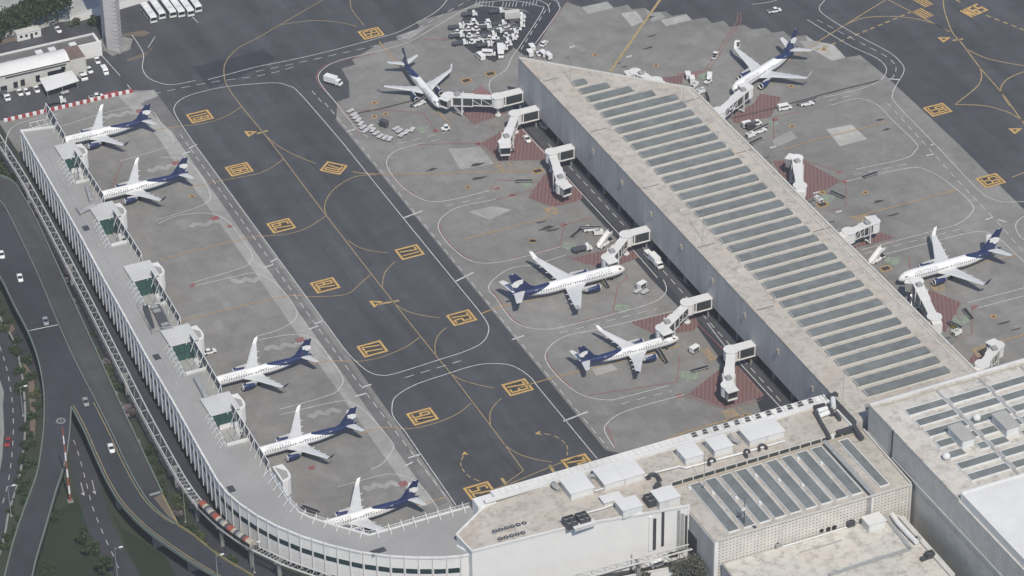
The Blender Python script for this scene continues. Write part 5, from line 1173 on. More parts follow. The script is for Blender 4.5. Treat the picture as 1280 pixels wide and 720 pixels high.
def belt_loader(name='belt_loader'):
    t = thing(name, 'x', 'belt loader'); m = MB(); shell([(-2.6, .95, .4, .9), (2.4, .95, .4, .9)], 'vehicle_white', m); m.build('body', t)
    m = MB(); m.beam((-3.6, .2, 1.0), (3.8, .2, 2.1), .95, .18, 'black_rubber'); cb = m.build('conveyor', t); m = MB()
    for s in (-.36, .76): m.beam((-3.6, s, 1.08), (3.8, s, 2.18), .14, .26, 'steel')
    m.build('side_rail', cb); m = MB(); m.box(.3, 1.4, -.95, -.4, .9, 1.75, 'vehicle_white'); m.build('cab', t); wheels(t, (-1.6, 1.5), .85, .38); return t
def stairs(name='stair_truck', cat='stairs'):
    t = thing(name, 'x', 'stairs'); m = MB(); shell([(-3.0, 1.0, .4, 1.0), (2.6, 1.0, .4, 1.0), (3.3, .9, .5, .95)], 'vehicle_white', m); m.build('body', t)
    m = MB(); shell([(1.6, .95, 1.0, 1.9), (2.6, .95, 1.0, 1.85), (3.1, .95, .98, 1.1)], 'dark_glass', m); m.build('cab_glass', t); m = MB(); m.beam((-3.3, 0, .6), (1.6, 0, 3.5), 1.6, .25, 'vehicle_white'); m.box(1.3, 3.0, -.9, .9, 3.4, 3.6, 'vehicle_white'); st = m.build('stairway', t)
    m = MB()
    for s in (-1, 1): m.beam((-3.3, s*.82, 1.3), (1.6, s*.82, 4.2), .1, .8, 'vehicle_white'); m.box(1.4, 3.0, s*.86-.05, s*.86+.05, 3.6, 4.5, 'vehicle_white')
    m.build('handrail', st); m = MB(); m.beam((.2, 0, 1.0), (1.8, 0, 3.2), 1.0, .3, 'grey_metal'); m.build('lift_strut', t); wheels(t, (-1.9, 2.0), .9, .42); return t
def dolly(name='baggage_dolly', rails=True):
    t = thing(name, 'x', 'dolly'); m = MB(); m.box(-1.4, 1.4, -.78, .78, .52, .68, 'steel'); m.build('deck', t); m = MB(); m.beam((1.4, 0, .5), (2.3, 0, .4), .08, .08, 'dark_metal'); m.build('tow_bar', t)
    if rails:
        m = MB()
        for x in (-1.3, -.45, .45, 1.3): m.box(x-.12, x+.12, -.75, .75, .68, .78, 'vehicle_white')
        m.build('roller', t)
    wheels(t, (-1.0, 1.0), .62, .24); return t
def box_cart(name='covered_cart', mat='vehicle_white', top='vehicle_white', h=2.2):
    t = thing(name, 'x', 'baggage cart'); m = MB(); m.box(-1.5, 1.5, -.85, .85, .55, h, mat, top); m.build('body', t); m = MB(); m.box(-1.62, 1.62, -.95, .95, h+.002, h+.12, top); m.build('roof', t)
    for s in (-1, 1): m = MB(); m.box(-1.2, 1.2, s*.86-.012, s*.86+.012, .75, h-.25, 'dark_metal'); m.build('side_opening', t)
    m = MB(); m.beam((1.5, 0, .5), (2.4, 0, .4), .08, .08, 'dark_metal'); m.build('tow_bar', t); wheels(t, (-1.0, 1.0), .7, .28); return t
def gpu(name='ground_power_unit'):
    t = thing(name, 'x', 'power unit'); m = MB(); shell([(-1.6, .9, .45, 1.7), (1.5, .9, .45, 1.7), (1.7, .8, .5, 1.5)], 'vehicle_white', m); m.build('body', t); m = MB(); m.box(-1.2, .6, -.6, .6, 1.7, 1.78, 'grey_metal'); m.build('grille', t); m = MB(); m.box(-1.65, -1.605, -.6, .6, .7, 1.5, 'dark_metal'); m.build('panel', t); wheels(t, (-1.0, 1.0), .75, .3); m = MB(); m.beam((1.6, 0, .5), (2.5, 0, .35), .1, .1, 'dark_metal'); m.build('tow_bar', t); return t
def bus(name='apron_bus'):
    t = thing(name, 'x', 'bus'); m = MB(); shell([(-6.2, 1.3, .45, 2.9), (-6.1, 1.36, .35, 3.05), (6.1, 1.36, .35, 3.05), (6.25, 1.3, .45, 2.8)], 'vehicle_white', m); m.build('body', t)
    for s in (-1, 1): m = MB(); m.face([(x, s*(1.372-.043*(z-.35)/2.7*1.0), z) for x, z in ((-5.7, 1.35), (5.7, 1.35), (5.7, 2.5), (-5.7, 2.5))][::s], 'dark_glass'); m.build('side_window', t)
    m = MB(); m.face([(6.262, -1.2, 1.3), (6.262, 1.2, 1.3), (6.262, 1.14, 2.55), (6.262, -1.14, 2.55)], 'dark_glass'); m.build('windscreen', t)
    m = MB(); m.box(-5.0, -2.4, -.8, .8, 3.05, 3.3, 'vehicle_white'); m.box(2.0, 3.6, -.7, .7, 3.05, 3.25, 'wing_grey'); m.build('roof_unit', t); wheels(t, (-3.6, 3.9), 1.22, .5); return t
def conveyor_cart(name='conveyor_ramp'):
    t = thing(name, 'x', 'conveyor'); m = MB(); m.beam((-3.4, 0, .7), (3.4, 0, 2.3), 1.0, .2, 'black_rubber'); m.build('belt', t); m = MB()
    for s in (-.55, .55): m.beam((-3.4, s, .8), (3.4, s, 2.4), .12, .25, 'steel')
    m.build('side_rail', t); m = MB(); m.box(-1.4, .9, -.6, .6, .4, .8, 'vehicle_yellow'); m.build('base', t); wheels(t, (-1, .6), .6, .3); return t
def flat_frame(name='cargo_frame'):
    t = thing(name, 'x', 'dolly'); m = MB()
    for y in (-.7, 0, .7): m.box(-3.0, 3.0, y-.08, y+.08, .5, .68, 'steel' if y else 'dark_metal')
    for x in (-2.9, -1, 1, 2.9): m.box(x-.1, x+.1, -.78, .78, .4, .5, 'dark_metal')
    m.build('frame', t); m = MB(); m.box(-2.7, 2.7, -.55, -.15, .55, .62, 'black_rubber'); m.box(-2.7, 2.7, .15, .55, .55, .62, 'black_rubber'); m.build('rollers', t); wheels(t, (-2.2, 2.2), .62, .25); return t
pc = dict(car=car(), dark_car=car('dark_car', 'vehicle_grey'), red_car=car('red_car', 'vehicle_red'), pickup=pickup(), utility=pickup('utility_truck', 'vehicle_white', 'vehicle_grey', 'utility truck'), van=van(), truck=truck(), catering=truck('catering_truck', 'cream_wall', 5.6, 3.6),
          flatbed=truck('flatbed_truck', 'canvas_dark', 4.4, 1.5, 'truck', 1.05), tug=tug(), open_tug=tug('open_tractor', False), push=pushback(), belt=belt_loader(), stairs=stairs(), dolly=dolly(), cart=box_cart(), dark_cart=box_cart('tarpaulin_cart', 'canvas_dark', 'canvas_dark', 2.4), gpu=gpu(), bus=bus(), conv=conveyor_cart(), frame=flat_frame(), ydolly=dolly('yellow_dolly', True))
def put(kind, q, deg, label, group=None, z=.12, zs=None):
    x, y = at2(*q, z+.7); o = place(pc[kind], (x, y, z), R(deg), label, group)
    if kind in ('car', 'dark_car', 'red_car'): o['category'] = 'car'
    return o
V = [('truck', (420, 104), -55, 'grey box truck standing alone beside the far taxi lane', None), ('tug', (557, 160.5), 170, 'small white tractor alone on grey concrete below the nose-on jet', None), ('belt', (524, 129), 15, 'white belt loader at the nose of the far nose-on jet', None),
     ('car', (658.5, 173.5), -90, 'white car parked on the red pavement beside a boarding bridge', None), ('car', (679.5, 156.5), -90, 'small white car on the concourse road under the fixed walkways', None),
     ('gpu', (748, 291), -15, 'white power unit trailer nearest the concourse road above the short bridge', None), ('belt', (738, 286), 170, 'belt loader behind the white power unit trailer', None), ('stairs', (756, 304), 25, 'white stair truck parked between a power unit and a boarding bridge', None), ('flatbed', (731, 311), -7, 'flatbed truck with white cab behind the stair truck', None), ('frame', (721, 290), 30, 'long dark cargo frame lying left of the belt loader', None),
     ('frame', (655, 225), -24, 'long dark cargo frame left of the third boarding bridge', None), ('truck', (822, 331), -88, 'white box truck driving along the concourse road', None), ('van', (812, 321), -88, 'white van following the box truck on the concourse road', None),
     ('cart', (802, 358), 20, 'white cart among dollies in front of the longest jet', None), ('dolly', (797, 363), 20, 'low dolly left of the white cart in front of the longest jet', None), ('ydolly', (806, 364), 20, 'low dolly right of the white cart in front of the longest jet', None),
     ('conv', (755, 352.5), 89, 'tilted baggage conveyor under the door of the longest jet', None), ('conv', (828, 446), 89, 'tilted baggage conveyor beside the jet on stand 73', None), ('cart', (868, 438), 18, 'white framed baggage cart right of the nose of the jet on stand 73', None), ('frame', (875, 460), 0, 'long dark cargo frame above the green patch near the big red zone', None),
     ('frame', (620, 208), 20, 'black tow bar', None),
     ('van', (981, 134.5), -5, 'white van beyond the red zone under the jet with red wing tips', None), ('belt', (1009, 129), -9, 'white belt loader behind the van right of the concourse', None), ('van', (887, 96), 60, 'white van next to the green patch at the far corner of the concourse', None), ('tug', (885, 102), 200, 'white tractor in front of the van at the far corner of the concourse', None),
     ('cart', (860, 96), 70, 'left white container of the pair at the far end of the concourse', None), ('cart', (865, 101), 70, 'right white container of the pair at the far end of the concourse', None), ('gpu', (868, 106.5), 30, 'white power unit in front of the container pair at the far end', None), ('gpu', (876, 114), 10, 'white power unit nearest the concourse edge below the container pair', None), ('frame', (884, 120), 70, 'dark frame standing below the power units at the concourse edge', None),
     ('cart', (933, 157), -3, 'white roofed cart, left of two joined carts beside the concourse', None), ('dark_cart', (938, 159.5), -3, 'dark sided cart joined to the white roofed cart beside the concourse', None), ('tug', (947, 154), -3, 'white tractor pulling the joined carts beside the concourse', None), ('belt', (950, 163), 5, 'belt loader lying over the green patch right of the concourse', None), ('gpu', (938, 169), 10, 'white and blue power unit nearest the concourse right edge', None), ('frame', (945, 175), 16, 'dark rails leaning below the blue power unit', None),
     ('car', (1212, 0), 0, 'x', None), ('frame', (1088, 217.5), 6, 'dark cargo frame between white lane lines right of the concourse', None), ('frame', (1047, 242), -67, 'dark cargo frame beside the green patch under the white bridge', None), ('gpu', (1023, 250), 100, 'white power unit beside the red zone at the concourse right edge', None), ('stairs', (1096, 324), 20, 'grey stairs beside the concourse left of the jet on the right', None),
     ('frame', (1210, 391), -96, 'upright dark cargo frame beside the red corner right of the concourse', None), ('gpu', (1196, 416), 15, 'white power unit with grilles next to a belt below the red zone', None), ('conv', (1193, 408), -84, 'dark conveyor reaching out of the white power unit', None),
     ('pickup', (922, 55), 60, 'white pickup just past the wing tip of the jet with red wing tips', None), ('pickup', (894, 69), 50, 'white pickup on the double red line beyond the concourse', None), ('car', (680, 54), 38, 'white car beside the curved red line next to the equipment yard', None), ('pickup', (968, 13), -6, 'white utility truck on the dark taxiway at the top edge', None),
     ('cart', (665, 61), 85, 'tall white container, farther of two at the sharp end of the concourse', None), ('cart', (662.5, 68), 85, 'tall white container, nearer of two at the sharp end of the concourse', None), ('cart', (679, 69), 95, 'white container, left of the pair beside the concourse tip', None), ('cart', (685.5, 71.5), 95, 'white container, right of the pair beside the concourse tip', None),
     ('open_tug', (673, 67), 80, 'spindly pale tractor between the white containers at the concourse tip', None), ('dark_cart', (480, 156), -60, 'big cart under a dark tarpaulin amid the dollies on the far apron', None),
     ('frame', (380, 638), -15, 'dark dollies', None), ('car', (262, 439), 0, 'white low trailer beside the terrace screens near the third jet', None),
     ('car', (2, 318), -98, 'white car at the left edge of the elevated road', 6.5), ('car', (25, 347), -99, 'white car on the elevated road just above the stop line', 6.5), ('dark_car', (57, 401), -100, 'dark grey car crossing the stop line of the elevated road', 6.5), ('dark_car', (107, 502), -98, 'silver grey car where the elevated road forks', 6.5), ('car', (139, 560), -97, 'white car on the right branch of the elevated road', 6.5),
     ('red_car', (10, 552), -117, 'dark red car on the low road at the left edge', .05), ('van', (823, 704), 2, 'white estate car parked between the train track and the white front', .04),
     ('van', (131, 89), -92, 'white van parked in the workshop yard', None), ('pickup', (111, 87), -88, 'white pickup between the workshop block and the white van', None), ('utility', (121, 75), -95, 'white utility truck against the yard wall below the control tower', None), ('utility', (24, 115), -90, 'white utility truck in front of the workshop, leftmost of the row', None), ('car', (33, 114.5), -85, 'white car in the row before the workshop', None), ('utility', (45, 111), -92, 'white truck next to the canopy in the workshop row', None), ('flatbed', (8, 122), -90, 'grey truck at the left edge in front of the workshop', None),
     ('pickup', (120, 120.5), -8, 'white pickup driving behind the red and white barriers', None), ('flatbed', (74, 127), -8, 'pale machinery truck between the canopy and the barriers', None), ('car', (72.5, 37), -88, 'white car parked below the dark trees at the far left', None), ('push', (103, 95), -90, 'tractor digger beside the end of the white canopy', None), ('ydolly', (81, 115), 5, 'yellow cart under the white canopy', None)]
SKIP = ('x', 'black tow bar', 'dark dollies')
for k, q, a, lb, z in V:
    if lb in SKIP: continue
    put(k, q, a, lb, None, .12 if z is None else z+.02)
put('frame', (384.5, 638.5), -55, 'front dark rail dolly inside the bend of the terrace'); put('frame', (388, 635.5), -55, 'rear dark rail dolly inside the bend of the terrace')
for q in ((178.5, 11), (192, 10), (202, 9.5), (212, 7.5), (223, 5.5), (236, 3)):
    pass
BUSL = ['leftmost white bus of the parked row behind the control tower', 'second white bus from the left in the row behind the control tower', 'third white bus from the left in the row behind the control tower', 'fourth white bus from the left in the row behind the control tower', 'fifth white bus from the left in the row behind the control tower', 'rightmost white bus of the row, cut by the top edge']
for (x, y, z_), lb in zip(((-46.7, 225.2, 0), (-42.8, 226.6, 0), (-38.8, 225.8, 0), (-35.7, 224.8, 0), (-32.4, 223.8, 0), (-28.7, 225.6, 0)), BUSL): place(pc['bus'], (x, y, .12), R(-91), lb, 'buses parked in a row')
# the crowded equipment yard
yard = 'tractors and loaders in the equipment yard'
YL = dict(push='white pushback tractor packed into the crowded equipment yard', belt='white belt loader packed into the crowded equipment yard', stairs='white stair truck packed into the crowded equipment yard', tug='small white tractor packed into the crowded equipment yard')
YL.update(flatbed='white cabbed flatbed truck packed into the crowded equipment yard', utility='white utility truck with grey bed packed into the crowded equipment yard', pickup='white pickup with dark bed packed into the crowded equipment yard')
rows = [(285, 128, 'flatbed'), (270, 205, 'push'), (165, 243, 'flatbed'), (250, 262, 'utility'), (150, 287, 'pickup'), (170, 322, 'flatbed'), (268, 322, 'tug'), (335, 312, 'utility'), (200, 388, 'flatbed'), (290, 378, 'tug'), (530, 103, 'flatbed'), (400, 212, 'push'), (415, 245, 'flatbed'), (550, 215, 'flatbed'), (535, 248, 'utility'), (530, 285, 'flatbed'), (460, 312, 'flatbed'), (440, 340, 'pickup'), (450, 372, 'push'), (420, 405, 'flatbed'),
        (715, 188, 'flatbed'), (715, 232, 'flatbed'), (680, 262, 'pickup'), (655, 292, 'flatbed'), (650, 326, 'utility'), (640, 350, 'flatbed'), (590, 372, 'flatbed'), (595, 398, 'pickup'), (560, 438, 'flatbed'), (330, 262, 'tug'), (335, 350, 'belt'), (500, 265, 'belt'), (600, 240, 'belt'), (505, 345, 'tug'), (600, 320, 'tug'), (620, 270, 'belt')]
for i, (u, v, k1) in enumerate(rows): put(k1, (550+u/7.2, v/7.2), -18+(i*5) % 7, YL[k1], k1+' vehicles of the equipment yard').scale = (.86,)*3
put('catering', (649, 21.5), -14, 'long pale truck standing in the far right corner of the equipment yard'); put('van', (600, 70.5), 95, 'small white van alone just below the equipment yard'); put('van', (611, 67), -30, 'white van with dark side next to the white bus-like truck below the yard'); put('truck', (626, 68.5), -112, 'white box truck at the near end of the equipment yard')
# empty dollies waiting on the far apron
DG = 'empty dollies waiting on the far apron'
for i, q in enumerate(((438, 138), (442, 142.5), (444.5, 146), (448, 149.5), (451, 154), (453.5, 158.5), (456.5, 163), (463, 158), (466, 162), (470, 166), (475, 169.5), (481, 171.5), (487, 173), (495, 160), (499, 163), (502, 168), (508, 164.5), (515, 161.5))):
    put('dolly', q, 20+(i*37) % 30, 'low empty metal dolly waiting in the clutter on the far apron', DG)
# ------------------------------------------------------------------ train track on pillars with its train
g = thing('train_guideway', 'raised white lattice train track winding along the outside of the left pier', 'train track', (-132, 0, 0))
ZG = 8.0
gl = smooth_px([(-30, 128), (1.4, 178), (27.8, 219.5), (55.6, 269.4), (96, 347), (140, 433.8), (180, 513), (218, 582.4), (235, 610), (252, 632), (272, 652), (292, 668), (318, 684), (340, 695), (361.7, 705), (400, 718.5), (440, 733), (520, 750), (640, 742), (740, 716), (810, 697.5), (863, 683.5)], ZG, 5)
def offs(pts, w):
    out = []
    for i in range(len(pts)):
        d = (pts[min(i+1, len(pts)-1)]-pts[max(i-1, 0)]).normalized(); out.append(pts[i]+Vector((-d.y, d.x))*w)
    return out
for s in (-1, 1): m = MB(); m.tube([(p.x, p.y, ZG) for p in offs(gl, s*1.15)], .22, 'track_grey', 6); part(m, 'running_rail', g)
m = MB(); tot = 0; a_, b_ = offs(gl, 1.15), offs(gl, -1.15)
for i in range(len(gl)-1):
    n = max(1, int((gl[i+1]-gl[i]).length/3.6))
    for k in range(n):
        p, q = a_[i].lerp(a_[i+1], k/n), b_[i].lerp(b_[i+1], k/n); r_ = b_[i].lerp(b_[i+1], (k+1)/n)
        m.beam((*p, ZG-.1), (*q, ZG-.1), .2, .2, 'grey_metal'); m.beam((*p, ZG-.1), (*r_, ZG-.1), .12, .12, 'grey_metal')
part(m, 'lattice', g)
m = MB()
for s in (-1.75, ): m.tube([(p.x, p.y, ZG+.25) for p in offs(gl, s)], .07, 'track_grey', 5)
part(m, 'handrail', g)
for i in range(3, len(gl)-4, 8):
    p = gl[i]; m = MB(); m.box(p.x-.55, p.x+.55, p.y-.55, p.y+.55, 0, ZG-.9, 'concrete_wall'); d = (gl[i+1]-gl[i]).normalized(); nn = Vector((-d.y, d.x)); m.beam((*(p+nn*1.6), ZG-.6), (*(p-nn*1.6), ZG-.6), .8, .6, 'concrete_wall'); part(m, 'pillar', g)
# train
tr = smooth_px([(252, 629), (272, 648.5), (292, 664), (316, 680)], ZG+1.6, 8)
Lt = [0]
for p, q in zip(tr, tr[1:]): Lt.append(Lt[-1]+(q-p).length)
def ta(s):
    for i in range(len(tr)-1):
        if s <= Lt[i+1] or i == len(tr)-2: d = (tr[i+1]-tr[i]).normalized(); return tr[i]+d*(s-Lt[i]), d
t = thing('people_mover_train', 'short train striped in red, white and dark grey on the raised track', 'train', (tr[0].x, tr[0].y, ZG))
cols = ['vehicle_red', 'vehicle_white', 'canvas_dark', 'vehicle_grey']; n = 24; cl = Lt[-1]/n
simple('train_orange', (.30, .085, .06), .4, .1, .8); cols[0] = 'train_orange'
for k in range(n):
    (p, d), (q, _) = ta(k*cl), ta((k+.94)*cl); mt = ['train_orange', 'train_orange', 'beige', 'canvas_dark', 'vehicle_grey', 'beige', 'canvas_dark'][k % 7] if k < 22 else 'beige'
    nn = Vector((-d.y, d.x)); rg = []
    for e in (p, q):
        rg.append([(e.x+nn.x*w, e.y+nn.y*w, ZG+z) for w, z in ((-1.1, .5), (1.1, .5), (1.2, 1.4), (1.0, 2.2), (.55, 2.6), (-.55, 2.6), (-1.0, 2.2), (-1.2, 1.4))])
    m = MB(); m.rings(rg, mt); o = part(m, 'car_shell', t)
    c = p.lerp(q, .5); m = MB(); m.beam((*(p+nn*-1.2), ZG+1.5), (*(q+nn*-1.2), ZG+1.5), .12, .9, 'dark_glass'); part(m, 'window', o)
m = MB(); m.beam((*tr[0], ZG+.45), (*tr[-1], ZG+.45), 2.0, .3, 'dark_metal'); part(m, 'bogie', t)

# ------------------------------------------------------------------ rooftop plant
def roof_box(q4, zt, h, label, name='plant_room', rmat='clean_white_roof', cat='plant room', z0=None, panel=True):
    p = [Vector(at2(*q, zt)) for q in q4]; xs = sorted(v.x for v in p); ys = sorted(v.y for v in p)
    x0, x1, y0, y1 = (xs[0]+xs[1])/2, (xs[2]+xs[3])/2, (ys[0]+ys[1])/2, (ys[2]+ys[3])/2; zb = zt-h
    t = thing(name, label, cat, ((x0+x1)/2, (y0+y1)/2, zb)); m = MB(); m.box(x0, x1, y0, y1, zb, zt-.16, 'ribbed_white'); part(m, 'wall', t)
    m = MB(); m.box(x0-.25, x1+.25, y0-.25, y1+.25, zt-.158, zt, rmat); part(m, 'roof', t)
    if panel:
        n = max(1, int((x1-x0)/4.5)); w = (x1-x0)/n
        for k in range(n): m = MB(); m.box(x0+w*k+.5, x0+w*(k+1)-.5, y0-.05, y0-.003, zb+.4, zt-.4, 'white_metal'); part(m, 'door', t)
    return t
roof_box([(699, 600), (729, 592), (742, 608.6), (715.6, 617)], 22.4, 2.6, 'square white plant room on the main roof nearest the left end')
roof_box([(741, 586), (769, 579), (779, 598), (756, 606)], 22.4, 2.6, 'white plant room, left half of the long joined pair on the main roof')
roof_box([(769.5, 579), (795, 572.5), (802, 592.5), (779.5, 598)], 22.5, 2.7, 'white plant room, right half of the long joined pair on the main roof')
roof_box([(846, 560), (865, 552.5), (880, 566), (857.5, 574)], 22.6, 2.8, 'white plant room right of the joined pair on the main roof')
roof_box([(881, 550), (902.5, 542.5), (917.5, 555), (895, 563)], 22.6, 2.8, 'white plant room beside the longest white one on the main roof')
roof_box([(923.7, 536), (965.5, 523.7), (982, 537), (938, 551)], 22.4, 2.6, 'longest white plant room near the right end of the main roof')
roof_box([(769, 627), (793, 618.5), (803, 631), (779.5, 638)], 23.0, 3.2, 'white plant room on the front edge left of the dark chillers')
roof_box([(814, 613), (839, 607), (850.5, 620), (823.5, 627)], 23.0, 3.2, 'white plant room on the front corner beside the perforated hall', panel=False)
roof_box([(749, 620), (772.5, 615), (780, 622.5), (755, 627.5)], 20.9, 1.1, 'low flat white cover in the middle of the main roof', 'roof_cover', cat='cover', panel=False)
roof_box([(716, 656.5), (741, 649), (744, 652.5), (719, 661)], 21.0, 1.2, 'low long white box at the front edge before the two chillers', 'roof_cover', cat='cover', panel=False)
roof_box([(1184, 532.2), (1200, 529), (1220, 546.5), (1204, 551)], 31.2, 3.2, 'grey roofed plant room on the tall block, left of the two', rmat='plant_roof')
roof_box([(1240, 517.3), (1254.5, 513.3), (1276.5, 531), (1259, 536)], 31.2, 3.2, 'grey roofed plant room on the tall block, right of the two', rmat='plant_roof')
roof_box([(1077, 647), (1097, 640), (1108, 649), (1088, 656.5)], 12.6, 3.1, 'white cabin on the low roof against the perforated wall', 'roof_cabin', cat='cabin')
def chiller(q, label):
    x, y = at2(*q, 22); t = thing('chiller', label, 'chiller', (x, y, 19.8)); m = MB(); m.box(x-1.7, x+1.7, y-2.0, y+2.0, 20.1, 22.2, 'dark_metal'); part(m, 'casing', t); m = MB()
    for a in (-1.5, 1.5): m.box(x+a-.1, x+a+.1, y-1.9, y+1.9, 19.8, 20.1, 'steel')
    part(m, 'skid', t)
    for a in (-.85, .85):
        for c in (-1, 1): m = MB(); m.cyl((x+a, y+c), .68, 22.2, 22.5, 'grey_metal', 12, 'black_rubber'); part(m, 'fan', t)
chiller((712.5, 650), 'dark chiller with four fans, left of two on the main roof'); chiller((728.5, 645.5), 'dark chiller with four fans, right of two on the main roof'); chiller((814, 622), 'dark chiller with pipes wedged beside the front corner plant room')
def rack(q0, q1, n, z, r, label, name='condenser_rack'):
    a, c = at(*q0, z), at(*q1, z); t = thing(name, label, 'condensers', (a.x, a.y, z-1)); m = MB(); m.beam((a.x, a.y, z-.75), (c.x, c.y, z-.75), 1.0, .12, 'steel')
    for k in range(n): p = a.lerp(c, k/(n-1)); m.beam((p.x, p.y-.5, z-1), (p.x, p.y-.5, z-.7), .1, .1, 'steel'); m.beam((p.x, p.y+.5, z-1), (p.x, p.y+.5, z-.7), .1, .1, 'steel')
    part(m, 'frame', t)
    for k in range(n): p = a.lerp(c, k/(n-1)); m = MB(); m.cyl((p.x, p.y), r, z-.68, z+.1, 'steel', 12, 'dark_metal'); m.cyl((p.x, p.y), r*.4, z+.1, z+.16, 'grey_metal', 8); part(m, 'fan', t)
rack((618.5, 664), (655, 654), 6, 19.0, .8, 'rear row of six round condenser fans on the left end of the main roof'); rack((625.5, 673.5), (653.5, 666), 5, 19.0, .75, 'front row of five round condenser fans on the left end of the main roof')
def pipe(px, z, r, label, name='roof_pipe', mat='clean_white_roof', zb=19.8):
    pts = [at(*q, z) for q in px]; t = thing(name, label, 'pipe', (pts[0].x, pts[0].y, zb)); m = MB(); m.tube([(p.x, p.y, z) for p in pts], r, mat, 8); part(m, 'pipe_run', t); m = MB()
    for p, q in zip(pts, pts[1:]): c = p.lerp(q, .5); m.box(c.x-.12, c.x+.12, c.y-.12, c.y+.12, zb, z-r*.6, 'steel')
    part(m, 'pipe_stand', t)
pipe([(801.7, 596), (817, 591), (849, 583), (857, 585), (890.5, 576), (936, 564), (981, 551)], 20.5, .3, 'long white pipe kinked in the middle of the main roof')
pipe([(743, 614), (757, 609.5)], 20.4, .25, 'short white pipe between two plant rooms on the main roof'); pipe([(700, 650), (755, 635), (762, 632), (771, 629)], 20.5, .28, 'white pipe running to the low flat cover on the main roof')
pipe([(1115, 643), (1122, 653), (1136, 668), (1146, 678)], 10.6, .8, 'fat white duct down the right side of the low roof', 'roof_duct', 'white_metal', 9.5)
pipe([(1000, 690), (1036, 680), (1052, 675)], 9.9, .18, 'thin pipe lying on the low white roof', 'roof_pipe', 'steel', 9.5)
def elbow(q, z, label, sc=1.0, mat='dark_metal', rot=0):
    c = at(*q, z); t = thing('duct_elbow', label, 'duct', (c.x, c.y, z-1)); pts = []
    for k in range(7): a = R(-20+k*24)+rot; pts.append((c.x+1.6*sc*math.cos(a), c.y+1.9*sc*math.sin(a), z-.1+.35*math.sin(k/6*PI)))
    m = MB(); m.tube(pts, .55*sc, mat, 8); part(m, 'duct', t); m = MB()
    for p in (pts[0], pts[-1]): m.box(p[0]-.6*sc, p[0]+.6*sc, p[1]-.5*sc, p[1]+.5*sc, z-1.0, z-.1, mat)
    part(m, 'base', t)
for q, lb, sc, rot in (((817, 598), 'dark crossed ducting left of the window band on the main roof', 1.0, 0), ((828, 609), 'dark duct pile behind the front corner plant room', 1.15, 2), ((891, 577), 'dark curved duct before the plant room by the longest one', .75, 1), ((936, 566), 'dark curved duct below the longest plant room, left one', .75, 1.4), ((954, 560), 'dark curved duct below the longest plant room, right one', .75, .6), ((697, 606), 'grey curved duct at the left side of the square plant room', .9, 2.2),
                      ((744, 600), 'grey curved duct left of the joined plant rooms', 1.1, 1.2), ((610, 628), 'small dark round vent at the left corner of the main roof', .5, 0), ((919, 547), 'curved grey duct between two plant rooms on the main roof', 1, 2.5)): elbow(q, 20.9 if q[0] > 650 else 19.3, lb, sc, 'dark_metal' if 'dark' in lb else 'grey_metal', rot)
# tangle of ducts at the right end of the main roof
t = thing('duct_cluster', 'tangle of dark and silver ducts at the right end of the main roof', 'duct', (45, -125, 19.8)); a = at(1040, 500, 20.8)
m = MB()
for q0, q1, w in (((1018, 514), (1036, 545), .9), ((1034, 497), (1046, 492), 1.4), ((1038, 510), (1050, 508), 1.2), ((1044, 516), (1050, 524), 1.0), ((1036, 505), (1040, 518), 1.2), ((1017, 509), (1031, 506), .9)):
    p, q = at(*q0, 20.7), at(*q1, 20.7); m.beam((p.x, p.y, 20.5), (q.x, q.y, 20.6), w, 1.2, 'dark_metal')
part(m, 'dark_duct', t); m = MB()
for q0, q1 in (((1022, 514), (1034, 511)), ((1024, 520), (1036, 516)), ((1041, 498), (1042, 510))):
    p, q = at(*q0, 21), at(*q1, 21); m.tube([(p.x, p.y, 21), (q.x, q.y, 21.2)], .8, 'white_metal', 8)
part(m, 'silver_duct', t)
t = thing('duct_riser', 'dark duct bending down at the corner between the main roof and the tall block', 'duct', (50, -142, 18)); m = MB()
for q0, q1 in (((1066, 532), (1078, 548)), ((1046, 541), (1070, 533))): p, q = at(*q0, 20), at(*q1, 19.4); m.beam((p.x, p.y, 19.9), (q.x, q.y, 19.3), 1.3, 1.0, 'dark_metal')
part(m, 'duct', t); m = MB(); p = at(1040, 545, 19); m.box(p.x-.5, p.x+.5, p.y-.6, p.y+.6, 18, 19.6, 'white_metal'); part(m, 'end_box', t)
for q, lb in (((1221, 521), 'round white dome vent on the tall block between the skylights'), ((1183, 569), 'white dome vent at the left edge of the tall roof')):
    c = at(*q, 29.5); t = thing('dome_vent', lb, 'vent', (c.x, c.y, 28)); m = MB(); m.cyl((c.x, c.y), .5, 28, 28.9, 'white_metal', 10); part(m, 'neck', t); m = MB(); m.rings([[(c.x+r*math.cos(2*PI*k/12), c.y+r*math.sin(2*PI*k/12), z) for k in range(12)] for r, z in ((1.2, 28.9), (1.15, 29.6), (.75, 30.1), (.2, 30.3))], 'clean_white_roof'); part(m, 'dome', t)
